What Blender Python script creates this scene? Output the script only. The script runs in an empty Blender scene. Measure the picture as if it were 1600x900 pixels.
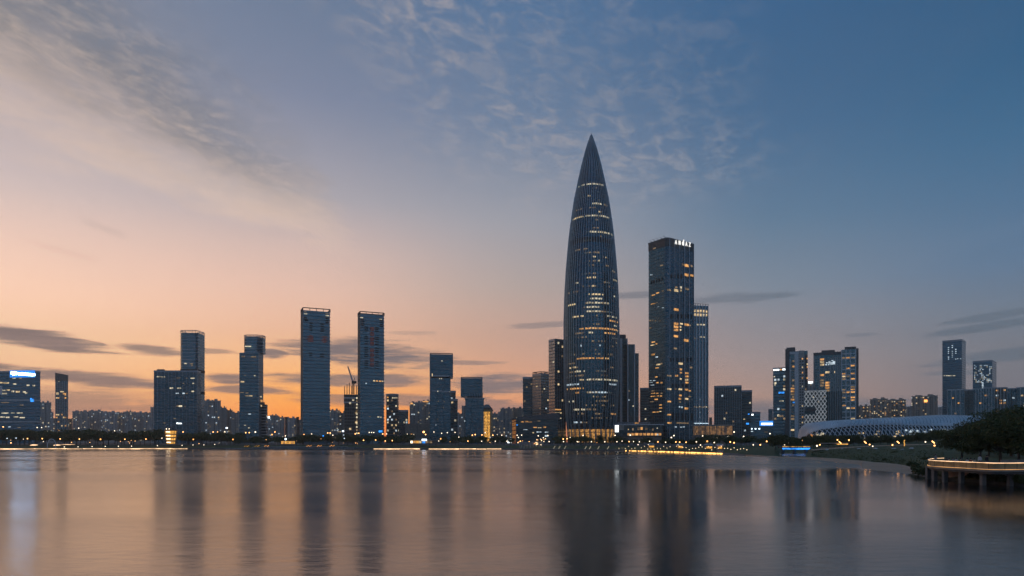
import bpy, bmesh, math, random
import numpy as np
from mathutils import Vector, Matrix
random.seed(7); RNG = np.random.default_rng(11)
SC = bpy.context.scene; COL = SC.collection
R = math.radians

# ---------------------------------------------------------------- camera, sky, sun, exposure
F, HZ, CH = 1067.0, 690.0, 6.0        # focal length in photo pixels, horizon row, eye height in metres
cam = bpy.data.cameras.new('camera'); camo = bpy.data.objects.new('camera', cam); COL.objects.link(camo)
camo.location = (0, 0, CH); camo.rotation_euler = (R(90), 0, 0)
cam.sensor_width = 36; cam.lens = 36*F/1600; cam.shift_y = (HZ-450)/1600
cam.clip_start = .5; cam.clip_end = 30000
SC.camera = camo
SC.view_settings.view_transform = 'Standard'; SC.view_settings.look = 'None'
SC.view_settings.exposure = 0; SC.view_settings.gamma = 1
SC.cycles.use_denoising = True
SC.cycles.use_adaptive_sampling = True; SC.cycles.adaptive_threshold = .02; SC.cycles.adaptive_min_samples = 8
SC.cycles.max_bounces = 6; SC.cycles.diffuse_bounces = 2; SC.cycles.glossy_bounces = 3
SC.cycles.transmission_bounces = 3; SC.cycles.volume_bounces = 0; SC.cycles.transparent_max_bounces = 6
SC.cycles.sample_clamp_indirect = 4; SC.cycles.caustics_reflective = False; SC.cycles.caustics_refractive = False

def lin(c):
    return tuple(((v/255)/12.92 if v/255 <= .04045 else ((v/255+.055)/1.055)**2.4) for v in c[:3])

class NT:
    """small helper to wire shader nodes"""
    def __init__(s, tree): s.t = tree; s.n = tree.nodes; s.l = tree.links
    def new(s, typ, **kw):
        n = s.n.new(typ)
        for k, v in kw.items(): setattr(n, k, v)
        return n
    def put(s, sock, v):
        if isinstance(v, bpy.types.NodeSocket): s.l.new(v, sock)
        elif v is not None: sock.default_value = v
    def m(s, op, a, b=None, c=None, clamp=False):
        n = s.new('ShaderNodeMath', operation=op, use_clamp=clamp)
        for i, v in enumerate((a, b, c)): s.put(n.inputs[i], v)
        return n.outputs[0]
    def sm(s, v, a, b):                                     # smoothstep from a to b
        n = s.new('ShaderNodeMapRange', interpolation_type='SMOOTHSTEP')
        s.put(n.inputs[0], v); n.inputs[1].default_value = a; n.inputs[2].default_value = b
        n.inputs[3].default_value = 0; n.inputs[4].default_value = 1
        if a > b:
            n.inputs[1].default_value = b; n.inputs[2].default_value = a
            n.inputs[3].default_value = 1; n.inputs[4].default_value = 0
        return n.outputs[0]
    def mix(s, f, a, b, typ='MIX'):
        n = s.new('ShaderNodeMixRGB', blend_type=typ)
        s.put(n.inputs[0], f)
        for i, v in ((1, a), (2, b)):
            s.put(n.inputs[i], (*v, 1) if isinstance(v, tuple) and len(v) == 3 else v)
        return n.outputs[0]
    def xyz(s, x, y, z=0.0):
        n = s.new('ShaderNodeCombineXYZ')
        for i, v in enumerate((x, y, z)): s.put(n.inputs[i], v)
        return n.outputs[0]
    def noise(s, vec, scale, detail=4, rough=.5, dist=0):
        n = s.new('ShaderNodeTexNoise'); s.put(n.inputs['Vector'], vec)
        n.inputs['Scale'].default_value = scale; n.inputs['Detail'].default_value = detail
        n.inputs['Roughness'].default_value = rough; n.inputs['Distortion'].default_value = dist
        return n.outputs['Fac']
    def ramp(s, f, stops):
        n = s.new('ShaderNodeValToRGB'); s.put(n.inputs[0], f); e = n.color_ramp.elements
        while len(e) < len(stops): e.new(.5)
        for i, (p, c) in enumerate(stops):
            e[i].position = p; e[i].color = (*c, 1)
        return n.outputs[0]

SUN_AZ, SUN_EL = -30.0, 1.0          # the sun has just gone down behind the skyline, a little left of the middle
def build_world():
    w = bpy.data.worlds.new('World'); SC.world = w; w.use_nodes = True
    t = NT(w.node_tree); t.n.clear()
    co = t.new('ShaderNodeTexCoord').outputs['Generated']
    sp = t.new('ShaderNodeSeparateXYZ'); t.l.new(co, sp.inputs[0]); x, y, z = sp.outputs
    hyp = t.m('SQRT', t.m('ADD', t.m('MULTIPLY', x, x), t.m('MULTIPLY', y, y)))
    el = t.m('MULTIPLY', t.m('ARCTAN2', z, hyp), 57.2958)
    az = t.m('MULTIPLY', t.m('ARCTAN2', x, y), 57.2958)
    dd = t.m('ABSOLUTE', t.m('SUBTRACT', az, -38.0)); dd = t.m('MINIMUM', dd, t.m('SUBTRACT', 360.0, dd))
    tt = t.m('DIVIDE', t.m('ADD', el, 1.0), 91.0, clamp=True)
    def rp(stops): return t.ramp(tt, [((e+1)/91, lin(c)) for e, c in stops])
    rs = [(0, rp([(0,(205,150,118)),(2,(216,160,125)),(4,(242,187,142)),(6.5,(252,205,162)),(10,(250,206,178)),(13,(237,200,181)),(17,(207,188,184)),(21,(180,172,180)),(27,(140,148,167)),(45,(88,114,150)),(90,(60,92,132))])),
          (22, rp([(0,(250,118,36)),(1.5,(255,146,54)),(3.5,(255,168,78)),(6,(250,184,122)),(9,(233,183,152)),(12,(222,184,166)),(15,(207,180,171)),(19,(170,165,172)),(26,(131,141,166)),(32,(112,130,158)),(45,(80,110,148)),(90,(58,92,132))])),
          (38, rp([(0,(212,118,68)),(2,(226,142,92)),(4,(222,157,116)),(7.5,(202,158,136)),(12.7,(174,158,152)),(17.7,(155,156,165)),(24.7,(114,134,162)),(33,(85,119,158)),(45,(68,104,148)),(90,(54,90,132))])),
          (58, rp([(0,(128,112,116)),(2,(165,132,122)),(3.5,(168,138,126)),(7,(148,138,140)),(12,(118,130,145)),(17,(93,120,146)),(23,(75,110,146)),(31,(62,103,145)),(45,(54,94,138)),(90,(50,86,128))])),
          (75, rp([(0,(102,102,112)),(3,(112,111,120)),(6,(115,118,128)),(9,(103,117,134)),(12,(88,114,142)),(20,(62,105,141)),(27,(47,95,136)),(45,(42,86,128)),(90,(42,80,122))])),
          (180, rp([(0,(112,116,132)),(5,(134,135,150)),(12,(126,138,162)),(25,(96,125,160)),(45,(70,106,148)),(90,(52,92,136))]))]
    c = rs[0][1]
    for (d0, _), (d1, nxt) in zip(rs, rs[1:]):
        c = t.mix(t.sm(dd, d0-2, d1+2), c, nxt)
    warm = t.sm(dd, 70, 0)
    # --- high clouds on a flat layer, seen in perspective
    zz = t.m('MAXIMUM', z, .05)
    u = t.m('DIVIDE', x, zz); v = t.m('DIVIDE', y, zz)
    uv = t.xyz(u, v)
    wob = t.noise(uv, 1.6, 2, .55)
    # band A: long altocumulus streak, upper left. along (0.30, 0.954), across (0.954,-0.30)
    s_ = t.m('ADD', t.m('MULTIPLY', t.m('ADD', u, 1.15), .30), t.m('MULTIPLY', t.m('SUBTRACT', v, 2.2), .954))
    p_ = t.m('SUBTRACT', t.m('MULTIPLY', t.m('ADD', u, 1.27), .954), t.m('MULTIPLY', t.m('SUBTRACT', v, 2.2), .30))
    nA = t.noise(t.xyz(t.m('MULTIPLY', s_, 1.1), t.m('MULTIPLY', p_, 2.2)), 1.9, 6, .60, .5)
    nF = t.noise(t.xyz(t.m('MULTIPLY', s_, 3.6), t.m('MULTIPLY', p_, 5.2), wob), 3.6, 6, .66, .3)
    half = t.m('ADD', t.m('MULTIPLY', t.sm(s_, 1.7, -.9), .64), .05)
    pw = t.m('ADD', p_, t.m('ADD', t.m('MULTIPLY', t.m('SUBTRACT', wob, .5), .35), t.m('MULTIPLY', t.m('SUBTRACT', nA, .5), .55)))
    q = t.m('DIVIDE', t.m('ABSOLUTE', pw), half)
    mA = t.m('MULTIPLY', t.m('MULTIPLY', t.sm(q, 1.3, .35), t.sm(s_, 1.62, .75)), t.sm(s_, -2.6, -1.2))
    dA = t.sm(t.m('ADD', t.m('MULTIPLY', nA, .55), t.m('MULTIPLY', nF, .5)), .34, .74)
    core = t.m('MULTIPLY', t.sm(t.m('ADD', p_, t.m('ADD', t.m('MULTIPLY', t.m('SUBTRACT', wob, .5), .5), t.m('MULTIPLY', t.m('SUBTRACT', nA, .5), .5))), -.22, .42), t.sm(s_, 1.5, .2))
    aA = t.m('MULTIPLY', mA, t.m('ADD', t.m('ADD', .27, t.m('MULTIPLY', core, .34)), t.m('MULTIPLY', dA, .40)))
    ccol = t.mix(core, lin((228,198,177)), lin((108,114,122)))
    ccol = t.mix(t.m('MULTIPLY', t.sm(nF, .38, .74), .52), ccol, lin((214,193,180)))
    c = t.mix(aA, c, ccol)
    # band B: thin broken wisps, upper middle
    s2 = t.m('ADD', t.m('MULTIPLY', u, .62), t.m('MULTIPLY', t.m('SUBTRACT', v, 2.0), .78))
    p2 = t.m('SUBTRACT', t.m('MULTIPLY', u, .78), t.m('MULTIPLY', t.m('SUBTRACT', v, 2.0), .62))
    nB = t.noise(t.xyz(t.m('MULTIPLY', s2, 2.2), t.m('MULTIPLY', p2, 3.2)), 4.2, 6, .66, .5)
    nB2 = t.noise(t.xyz(u, v, 3.7), 1.3, 3, .5)
    mB = t.m('MULTIPLY', t.sm(t.m('ABSOLUTE', t.m('ADD', t.m('SUBTRACT', p2, .02), t.m('MULTIPLY', t.m('SUBTRACT', wob, .5), .9))), .72, .25),
             t.m('MULTIPLY', t.m('MULTIPLY', t.sm(s2, 1.30, .55), t.sm(u, -.52, -.18)), t.sm(v, .6, 1.3)))
    aB = t.m('MULTIPLY', t.m('MULTIPLY', mB, t.sm(nB, .42, .70)), t.m('ADD', .28, t.m('MULTIPLY', t.sm(nB2, .3, .6), .35)))
    c = t.mix(aB, c, t.mix(warm, lin((148,152,164)), lin((212,192,180))))
    # faint veil everywhere above
    nV = t.noise(t.xyz(t.m('MULTIPLY', u, .5), t.m('MULTIPLY', v, .22)), 2.0, 3, .55, .3)
    c = t.mix(t.m('MULTIPLY', t.sm(nV, .5, .85), t.m('MULTIPLY', t.sm(el, 4, 12), .16)), c, t.mix(warm, lin((120,134,156)), lin((215,188,176))))
    # --- low stratus streaks and banks near the horizon
    nz = t.noise(t.xyz(t.m('MULTIPLY', az, .07), t.m('MULTIPLY', el, .42)), 1.0, 4, .58, .5)
    nz2 = t.noise(t.xyz(t.m('MULTIPLY', az, .22), t.m('MULTIPLY', el, 2.4)), 1.0, 4, .62, .7)
    pert = t.m('ADD', t.m('MULTIPLY', t.m('SUBTRACT', nz, .5), 2.8), t.m('MULTIPLY', t.m('SUBTRACT', nz2, .5), 2.8))
    blobs = [(60,530,120,15,.03,.95),(235,546,52,8,.02,.8),(330,548,42,5,0,.6),(110,590,210,13,.02,.9),(150,628,170,26,0,.62),(355,592,36,8,0,.9),
             (565,552,130,22,.02,.95),(425,553,30,9,0,.9),(380,609,70,7,0,.8),(565,594,150,10,0,.85),(640,626,150,10,0,.7),(430,660,120,8,0,.55),
             (775,601,85,17,0,.85),(765,634,110,11,0,.7),(735,567,60,4,0,.6),(850,508,60,5,-.02,.5),(985,461,55,5,0,.6),(1150,466,85,8,0,.55),
             (1560,492,75,6,-.03,.6),(1530,513,95,6,-.03,.65),(1575,556,130,11,-.03,.65),(1490,583,60,4,0,.5),(1345,524,30,3,0,.4),(640,520,40,4,0,.3),
             (1010,640,120,16,0,.6),(165,358,40,6,.08,.12),(95,392,60,5,.06,.09),(1330,662,330,36,0,.75),(1290,640,190,20,0,.5)]
    m = None
    for bx, by, bw, bh, tilt, k in blobs:
        h = math.hypot(F, bx-800)
        a0 = math.degrees(math.atan2(bx-800, F)); e0 = math.degrees(math.atan2(HZ-by, h))
        wa = bw/h*57.3*F/h; we = bh/h*57.3
        da = t.m('SUBTRACT', az, a0)
        qa = t.m('DIVIDE', da, wa); de = t.m('DIVIDE', t.m('ADD', t.m('SUBTRACT', el, e0), t.m('MULTIPLY', da, tilt*3)), we)
        qq = t.m('ADD', t.m('ADD', t.m('MULTIPLY', qa, qa), t.m('MULTIPLY', de, de)), pert)
        mm = t.m('MULTIPLY', t.sm(qq, 1.5, .1), k)
        m = mm if m is None else t.m('MAXIMUM', m, mm)
    lowcol = t.mix(warm, lin((82,98,114)), lin((110,99,102)))
    lowcol = t.mix(t.sm(nz2, .3, .75), lowcol, t.mix(.3, lowcol, t.mix(warm, lin((100,110,126)), lin((176,146,134)))))
    c = t.mix(m, c, lowcol)
    # below the horizon: dim
    c = t.mix(t.sm(el, -.2, -3), c, lin((60,62,70)))
    sky = t.new('ShaderNodeTexSky', sky_type='NISHITA'); sky.sun_disc = False
    sky.sun_elevation = R(SUN_EL); sky.sun_rotation = R(SUN_AZ); sky.air_density = 1.2; sky.dust_density = 2
    b1 = t.new('ShaderNodeBackground'); t.l.new(sky.outputs[0], b1.inputs[0]); b1.inputs[1].default_value = .004
    b2 = t.new('ShaderNodeBackground'); t.put(b2.inputs[0], c); t.put(b2.inputs[1], t.m('ADD', .97, t.m('MULTIPLY', t.sm(el, 30, 5), .46)))
    ad = t.new('ShaderNodeAddShader'); t.l.new(b1.outputs[0], ad.inputs[0]); t.l.new(b2.outputs[0], ad.inputs[1])
    out = t.new('ShaderNodeOutputWorld'); t.l.new(ad.outputs[0], out.inputs[0])
    w.cycles.sampling_method = 'MANUAL'; w.cycles.sample_map_resolution = 512
build_world()
sl = bpy.data.lights.new('sun', 'SUN'); sl.energy = .02; sl.angle = R(12); sl.color = (1, .62, .38)
so = bpy.data.objects.new('sun', sl); COL.objects.link(so); so.location = (-600, 900, 300)
so.rotation_euler = Vector((-math.sin(R(SUN_AZ))*math.cos(R(SUN_EL+1)), -math.cos(R(SUN_AZ))*math.cos(R(SUN_EL+1)), -math.sin(R(SUN_EL+1)))).to_track_quat('-Z', 'Y').to_euler()

# ---------------------------------------------------------------- materials
MATS = {}
def mat(name):
    m = bpy.data.materials.new(name); m.use_nodes = True
    t = NT(m.node_tree); p = t.n['Principled BSDF']; MATS[name] = m
    return m, t, p
def plain(name, col, rough=.7, metal=0, vary=.25, scale=.5, bump=0):
    m, t, p = mat(name); co = t.new('ShaderNodeTexCoord').outputs['Object']
    n = t.noise(co, scale, 5, .6)
    t.put(p.inputs['Base Color'], t.mix(t.sm(n, .3, .7), tuple(v*(1-vary) for v in col), tuple(min(1, v*(1+vary)) for v in col)))
    p.inputs['Roughness'].default_value = rough; p.inputs['Metallic'].default_value = metal
    if bump:
        b = t.new('ShaderNodeBump'); b.inputs['Strength'].default_value = bump; t.put(b.inputs['Height'], t.noise(co, scale*6, 4)); t.l.new(b.outputs[0], p.inputs['Normal'])
    return m
def glass(name, col, metal=.75, rough=.16, cell=(3, 3, 4.2), jit=.02, vary=.18):
    """coated curtain-wall glass: each pane has its own slight tilt and tint"""
    m, t, p = mat(name); co = t.new('ShaderNodeTexCoord').outputs['Object']
    sp = t.new('ShaderNodeSeparateXYZ'); t.l.new(co, sp.inputs[0])
    v = t.xyz(*[t.m('FLOOR', t.m('DIVIDE', sp.outputs[i], cell[i])) for i in range(3)])
    wn = t.new('ShaderNodeTexWhiteNoise', noise_dimensions='3D'); t.l.new(v, wn.inputs['Vector'])
    t.put(p.inputs['Base Color'], t.mix(wn.outputs['Value'], tuple(a*(1-vary) for a in col), tuple(a*(1+vary) for a in col)))
    p.inputs['Metallic'].default_value = metal; p.inputs['Roughness'].default_value = rough
    geo = t.new('ShaderNodeNewGeometry')
    sc = t.new('ShaderNodeVectorMath', operation='SUBTRACT'); t.l.new(wn.outputs['Color'], sc.inputs[0]); sc.inputs[1].default_value = (.5, .5, .5)
    mu = t.new('ShaderNodeVectorMath', operation='SCALE'); t.l.new(sc.outputs[0], mu.inputs[0]); mu.inputs['Scale'].default_value = jit*2
    ad = t.new('ShaderNodeVectorMath', operation='ADD'); t.l.new(geo.outputs['Normal'], ad.inputs[0]); t.l.new(mu.outputs[0], ad.inputs[1])
    no = t.new('ShaderNodeVectorMath', operation='NORMALIZE'); t.l.new(ad.outputs[0], no.inputs[0]); t.l.new(no.outputs[0], p.inputs['Normal'])
    return m
def lit(name, col, strength, vary=.6, scale=.25):
    """lamps and lit rooms; rooms differ in brightness"""
    m, t, p = mat(name); co = t.new('ShaderNodeTexCoord').outputs['Object']
    p.inputs['Base Color'].default_value = (.02, .02, .02, 1)
    p.inputs['Emission Color'].default_value = (*col, 1)
    if vary:
        n = t.noise(co, scale, 2, .6)
        t.put(p.inputs['Emission Strength'], t.m('MULTIPLY', t.sm(n, .25, .75), strength*2*vary)) if vary >= 1 else \
        t.put(p.inputs['Emission Strength'], t.m('MULTIPLY', t.m('ADD', t.m('MULTIPLY', t.sm(n, .3, .7), 2*vary), 1-vary), strength))
    else: p.inputs['Emission Strength'].default_value = strength
    m.cycles.emission_sampling = 'FRONT' if strength >= 2 else 'NONE'
    return m
glass('glass_blue', (.070, .175, .245)); glass('glass_deep', (.048, .128, .185)); glass('glass_teal', (.075, .17, .22))
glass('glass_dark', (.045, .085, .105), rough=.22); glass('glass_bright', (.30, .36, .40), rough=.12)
glass('glass_azure', (.055, .19, .31)); glass('glass_tower', (.032, .13, .19), rough=.13, cell=(2, 2, 4.6), jit=.015)
glass('window_dark', (.045, .06, .075), metal=.5, rough=.2)
plain('concrete_grey', (.47, .46, .44)); plain('concrete_light', (.55, .55, .55)); plain('concrete_beige', (.45, .39, .33))
plain('concrete_dark', (.13, .13, .135)); plain('concrete_brown', (.30, .24, .20))
plain('white_panel', (.76, .77, .79), .5, 0, .12); plain('metal_light', (.45, .48, .52), .35, .6); plain('metal_mid', (.30, .36, .42), .35, .6); plain('rib_steel', (.36, .45, .50), .4, .4)
plain('metal_dark', (.06, .065, .07), .5, .4); plain('spandrel_blue', (.075, .125, .155), .4, .4); plain('spandrel_dark', (.035, .08, .11), .35, .5); plain('sunshade', (.13, .20, .24), .45, .4); plain('slot_black', (.012, .013, .015), .8)
plain('fin_silver', (.50, .54, .60), .3, .75); plain('gold_panel', (.50, .33, .12), .5)
lit('lit_amber', (1, .47, .14), .72); lit('lit_warm', (1, .72, .38), .72); lit('lit_white', (1, .85, .58), .66); lit('lit_cool', (.75, .90, 1), .72)
lit('lit_dim', (1, .66, .36), .20); lit('lit_blue', (.03, .30, 1), 1.6); lit('lit_red', (1, .24, .16), .05, .4); lit('sign_white', (.9, .97, 1), 3, 0); lit('sign_glow', (.42, .68, 1), 22, 0); lit('letter_white', (1, .97, .92), 1.3, 0); lit('lit_lobby', (1, .47, .12), .42, .7, .3); lit('lit_brown', (1, .50, .18), .30, .8, .3); lit('led_deck', (1, .50, .16), .7, .6, .3)
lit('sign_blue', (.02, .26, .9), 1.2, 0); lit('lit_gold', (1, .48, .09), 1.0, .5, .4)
lit('lamp_warm', (1, .45, .14), 5, 0); lit('lamp_orange', (1, .40, .10), 2.6, 0); lit('lamp_white', (1, .80, .56), 3.2, 0); lit('lamp_cool', (.72, .88, 1), 3, 0)
lit('led_strip', (1, .62, .34), 2.6, .9, .06); lit('led_gold', (1, .50, .12), 2.2, .95, .5); lit('led_rail', (1, .60, .32), 2.6, .5, .3); lit('bulb', (1, .72, .40), 3, 0); lit('lit_faint', (.8, .85, .8), .08); lit('lattice_glow', (.80, .88, 1), .22, .2)

# ---------------------------------------------------------------- mesh helpers
def X(px, Y): return (px-800)/F*Y
def Z(py, Y): return CH-(py-HZ)/F*Y
def PT(px, py, Y): return Vector((X(px, Y), Y, Z(py, Y)))

class MB:
    def __init__(s): s.v = []; s.f = []; s.mi = []
    def quad(s, a, b, c, d, m=0):
        i = len(s.v); s.v += [tuple(a), tuple(b), tuple(c), tuple(d)]; s.f.append((i, i+1, i+2, i+3)); s.mi.append(m)
    def face(s, pts, m=0):
        i = len(s.v); s.v += [tuple(p) for p in pts]; s.f.append(tuple(range(i, i+len(pts)))); s.mi.append(m)
    def hexa(s, p, m=0, skip=()):
        """8 corners: bottom 0-3 counter-clockwise, top 4-7"""
        i = len(s.v); s.v += [tuple(q) for q in p]
        for k, f in enumerate(((0,3,2,1),(4,5,6,7),(0,1,5,4),(1,2,6,5),(2,3,7,6),(3,0,4,7))):
            if k not in skip: s.f.append(tuple(i+j for j in f)); s.mi.append(m)
    def box(s, x0, y0, z0, x1, y1, z1, m=0):
        s.hexa([(x0,y0,z0),(x1,y0,z0),(x1,y1,z0),(x0,y1,z0),(x0,y0,z1),(x1,y0,z1),(x1,y1,z1),(x0,y1,z1)], m)
    def prism(s, poly, z0, z1, m=0, top=True, mt=None):
        n = len(poly); i = len(s.v)
        s.v += [(p[0], p[1], z0) for p in poly]+[(p[0], p[1], z1) for p in poly]
        for k in range(n):
            j = (k+1) % n; s.f.append((i+k, i+j, i+n+j, i+n+k)); s.mi.append(m)
        if top:
            s.f.append(tuple(i+n+k for k in range(n))); s.mi.append(m if mt is None else mt)
            s.f.append(tuple(i+k for k in reversed(range(n)))); s.mi.append(m)
    def tube(s, pts, rad, n=6, m=0, cap=True):
        """tube through points, radius per point or one"""
        pts = [Vector(p) for p in pts]; rad = [rad]*len(pts) if not hasattr(rad, '__len__') else rad
        base = len(s.v)
        for k, p in enumerate(pts):
            d = (pts[min(k+1, len(pts)-1)]-pts[max(k-1, 0)]).normalized()
            a = d.cross(Vector((0, 0, 1)) if abs(d.z) < .9 else Vector((1, 0, 0))).normalized(); b = d.cross(a)
            for j in range(n):
                w = 2*math.pi*j/n; s.v.append(tuple(p+(a*math.cos(w)+b*math.sin(w))*rad[k]))
        for k in range(len(pts)-1):
            for j in range(n):
                s.f.append((base+k*n+j, base+k*n+(j+1) % n, base+(k+1)*n+(j+1) % n, base+(k+1)*n+j)); s.mi.append(m)
        if cap:
            s.f.append(tuple(base+j for j in reversed(range(n)))); s.mi.append(m)
            e = base+(len(pts)-1)*n; s.f.append(tuple(e+j for j in range(n))); s.mi.append(m)
    def ball(s, c, r, n=8, rings=5, m=0, sz=1):
        prof = [(math.sin(math.pi*k/rings)*r, -math.cos(math.pi*k/rings)*r*sz) for k in range(rings+1)]
        s.lathe(c, prof, n, m)
    def lathe(s, c, prof, n=16, m=0):
        i = len(s.v)
        for r, z in prof:
            for j in range(n):
                w = 2*math.pi*j/n; s.v.append((c[0]+r*math.cos(w), c[1]+r*math.sin(w), c[2]+z))
        for k in range(len(prof)-1):
            for j in range(n):
                s.f.append((i+k*n+j, i+k*n+(j+1) % n, i+(k+1)*n+(j+1) % n, i+(k+1)*n+j)); s.mi.append(m)
    def build(s, name, mats, parent=None, off=None, smooth=False):
        me = bpy.data.meshes.new(name)
        v = s.v if off is None else [(a-off[0], b-off[1], c-off[2]) for a, b, c in s.v]
        me.from_pydata(v, [], s.f)
        for mm in ([mats] if isinstance(mats, str) else mats): me.materials.append(MATS[mm])
        if not isinstance(mats, str): me.polygons.foreach_set('material_index', s.mi)
        if smooth: me.polygons.foreach_set('use_smooth', [True]*len(me.polygons))
        me.update()
        o = bpy.data.objects.new(name, me); COL.objects.link(o)
        if parent is not None: o.parent = parent
        return o
def tag(o, label=None, cat=None, group=None, kind=None):
    if label: o['label'] = label
    if cat: o['category'] = cat
    if group: o['group'] = group
    if kind: o['kind'] = kind
    return o
def empty(name, loc, label=None, cat=None, group=None):
    o = bpy.data.objects.new(name, None); COL.objects.link(o); o.location = loc; o.empty_display_size = 1
    return tag(o, label, cat, group)
def copy_tree(o, parent=None):
    c = o.copy(); COL.objects.link(c); c.parent = parent
    for ch in o.children: copy_tree(ch, c)
    return c
# ---------------------------------------------------------------- water, land
def mat_water():
    m, t, p = mat('lake_water'); co = t.new('ShaderNodeTexCoord').outputs['Object']
    sp = t.new('ShaderNodeSeparateXYZ'); t.l.new(co, sp.inputs[0]); x, y, _ = sp.outputs
    p.inputs['Base Color'].default_value = (.012, .014, .014, 1); p.inputs['IOR'].default_value = 1.5; p.inputs['Specular Tint'].default_value = (1, .82, .62, 1)
    # breeze patches: rougher and smoother stretches lie across the lake
    br = t.noise(t.xyz(t.m('MULTIPLY', x, .004), t.m('MULTIPLY', y, .016)), 1.0, 3, .5, .3)
    jag = t.m('MULTIPLY', t.m('SUBTRACT', t.noise(t.xyz(t.m('MULTIPLY', x, .02), t.m('MULTIPLY', y, .05)), 1.0, 3, .55), .5), 60)
    yj = t.m('ADD', y, t.m('MULTIPLY', jag, .7))
    lee = t.m('MULTIPLY', t.sm(t.m('ADD', x, jag), -15, 40), t.m('MULTIPLY', t.sm(yj, 150, 132), t.sm(yj, 25, 60)))   # calm water in the lee of the right bank
    gust = t.m('MULTIPLY', t.sm(t.m('ADD', x, jag), 0, 50), t.m('MULTIPLY', t.sm(yj, 140, 155), t.sm(yj, 330, 270)))   # ruffled belt beyond it
    rg = t.m('ADD', .125, t.m('MULTIPLY', t.sm(br, .36, .66), .11))
    rg = t.m('ADD', t.m('SUBTRACT', rg, t.m('MULTIPLY', lee, .075)), t.m('MULTIPLY', gust, .09))
    t.put(p.inputs['Roughness'], t.m('MAXIMUM', rg, .05))
    n1 = t.noise(t.xyz(t.m('MULTIPLY', x, .55), t.m('MULTIPLY', y, 1.0)), 1.1, 5, .62, .3)
    n2 = t.noise(t.xyz(t.m('MULTIPLY', x, .12), t.m('MULTIPLY', y, .30)), 1.0, 3, .5, .4)
    h = t.m('ADD', t.m('MULTIPLY', n1, .085), t.m('MULTIPLY', n2, .10))
    b = t.new('ShaderNodeBump'); t.put(b.inputs['Strength'], t.m('SUBTRACT', .30, t.m('MULTIPLY', lee, .19))); b.inputs['Distance'].default_value = 1
    t.put(b.inputs['Height'], h); t.l.new(b.outputs[0], p.inputs['Normal'])
mat_water()
def ground_mat(name, c0, c1, c2, scale):
    m, t, p = mat(name); co = t.new('ShaderNodeTexCoord').outputs['Object']
    a = t.noise(co, scale, 6, .65); b = t.noise(co, scale*9, 4, .6)
    c = t.mix(t.sm(a, .35, .65), c0, c1); c = t.mix(t.m('MULTIPLY', t.sm(b, .45, .75), .6), c, c2)
    t.put(p.inputs['Base Color'], c); p.inputs['Roughness'].default_value = .9
    bp = t.new('ShaderNodeBump'); bp.inputs['Strength'].default_value = .5; bp.inputs['Distance'].default_value = .15; t.put(bp.inputs['Height'], b); t.l.new(bp.outputs[0], p.inputs['Normal'])
ground_mat('grass', (.062, .075, .018), (.095, .105, .028), (.11, .095, .04), .06)
ground_mat('sand', (.55, .34, .21), (.60, .39, .25), (.44, .29, .19), .15)
ground_mat('soil', (.07, .07, .06), (.10, .095, .085), (.05, .06, .04), .02)
ground_mat('paving', (.20, .19, .18), (.25, .235, .22), (.16, .155, .15), .2)
ground_mat('wall_stone', (.15, .14, .135), (.20, .185, .17), (.10, .10, .10), .3)
ground_mat('retaining', (.45, .34, .29), (.5, .39, .33), (.38, .30, .27), .4)

w = MB(); w.quad((-2900, -600, 0), (2900, -600, 0), (2900, 900, 0), (-2900, 900, 0))
tag(w.build('lake_water', 'lake_water'), kind='structure')

def lerp_table(tab, x):
    if x <= tab[0][0]: return tab[0][1]
    for (a, b), (c, d) in zip(tab, tab[1:]):
        if x <= c: return b+(d-b)*(x-a)/(c-a)
    return tab[-1][1]
SHORE = [(-6000, 512), (0, 516), (290, 533), (580, 526), (790, 512), (870, 474), (960, 441), (980, 420), (1060, 362), (1130, 314), (1150, 304)]
def shoreY(px): return lerp_table(SHORE, px)

def loft(name, stations, rows, material, rowsel=None):
    """stations: list of (px, [(Y, z), ...])"""
    b = MB(); n = len(rows)
    for px, pr in stations:
        for r in rows: Y, z = pr[r]; b.v.append((max(-3300, min(3300, X(px, Y))), Y, z))
    for i in range(len(stations)-1):
        for k in range(n-1):
            b.f.append((i*n+k, (i+1)*n+k, (i+1)*n+k+1, i*n+k+1)); b.mi.append(0)
    o = b.build(name, material, smooth=False); tag(o, kind='structure'); return o
far = []
for px in [-500, -250]+list(range(0, 1131, 20)):
    Y = shoreY(px)
    far.append((px, [(Y, -.6), (Y, .95), (Y+5, 1.05), (Y+5.02, 1.04), (Y+16, 2.0), (Y+34, 3.0), (Y+34.02, 2.99), (Y+120, 3.6), (1500, 3.7), (2600, 3.8)]))
loft('promenade', far, [0, 1, 2], 'wall_stone')
loft('lawn', far, [3, 4, 5], 'grass')
loft('ground', far, [6, 7, 8, 9], 'soil')
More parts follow.
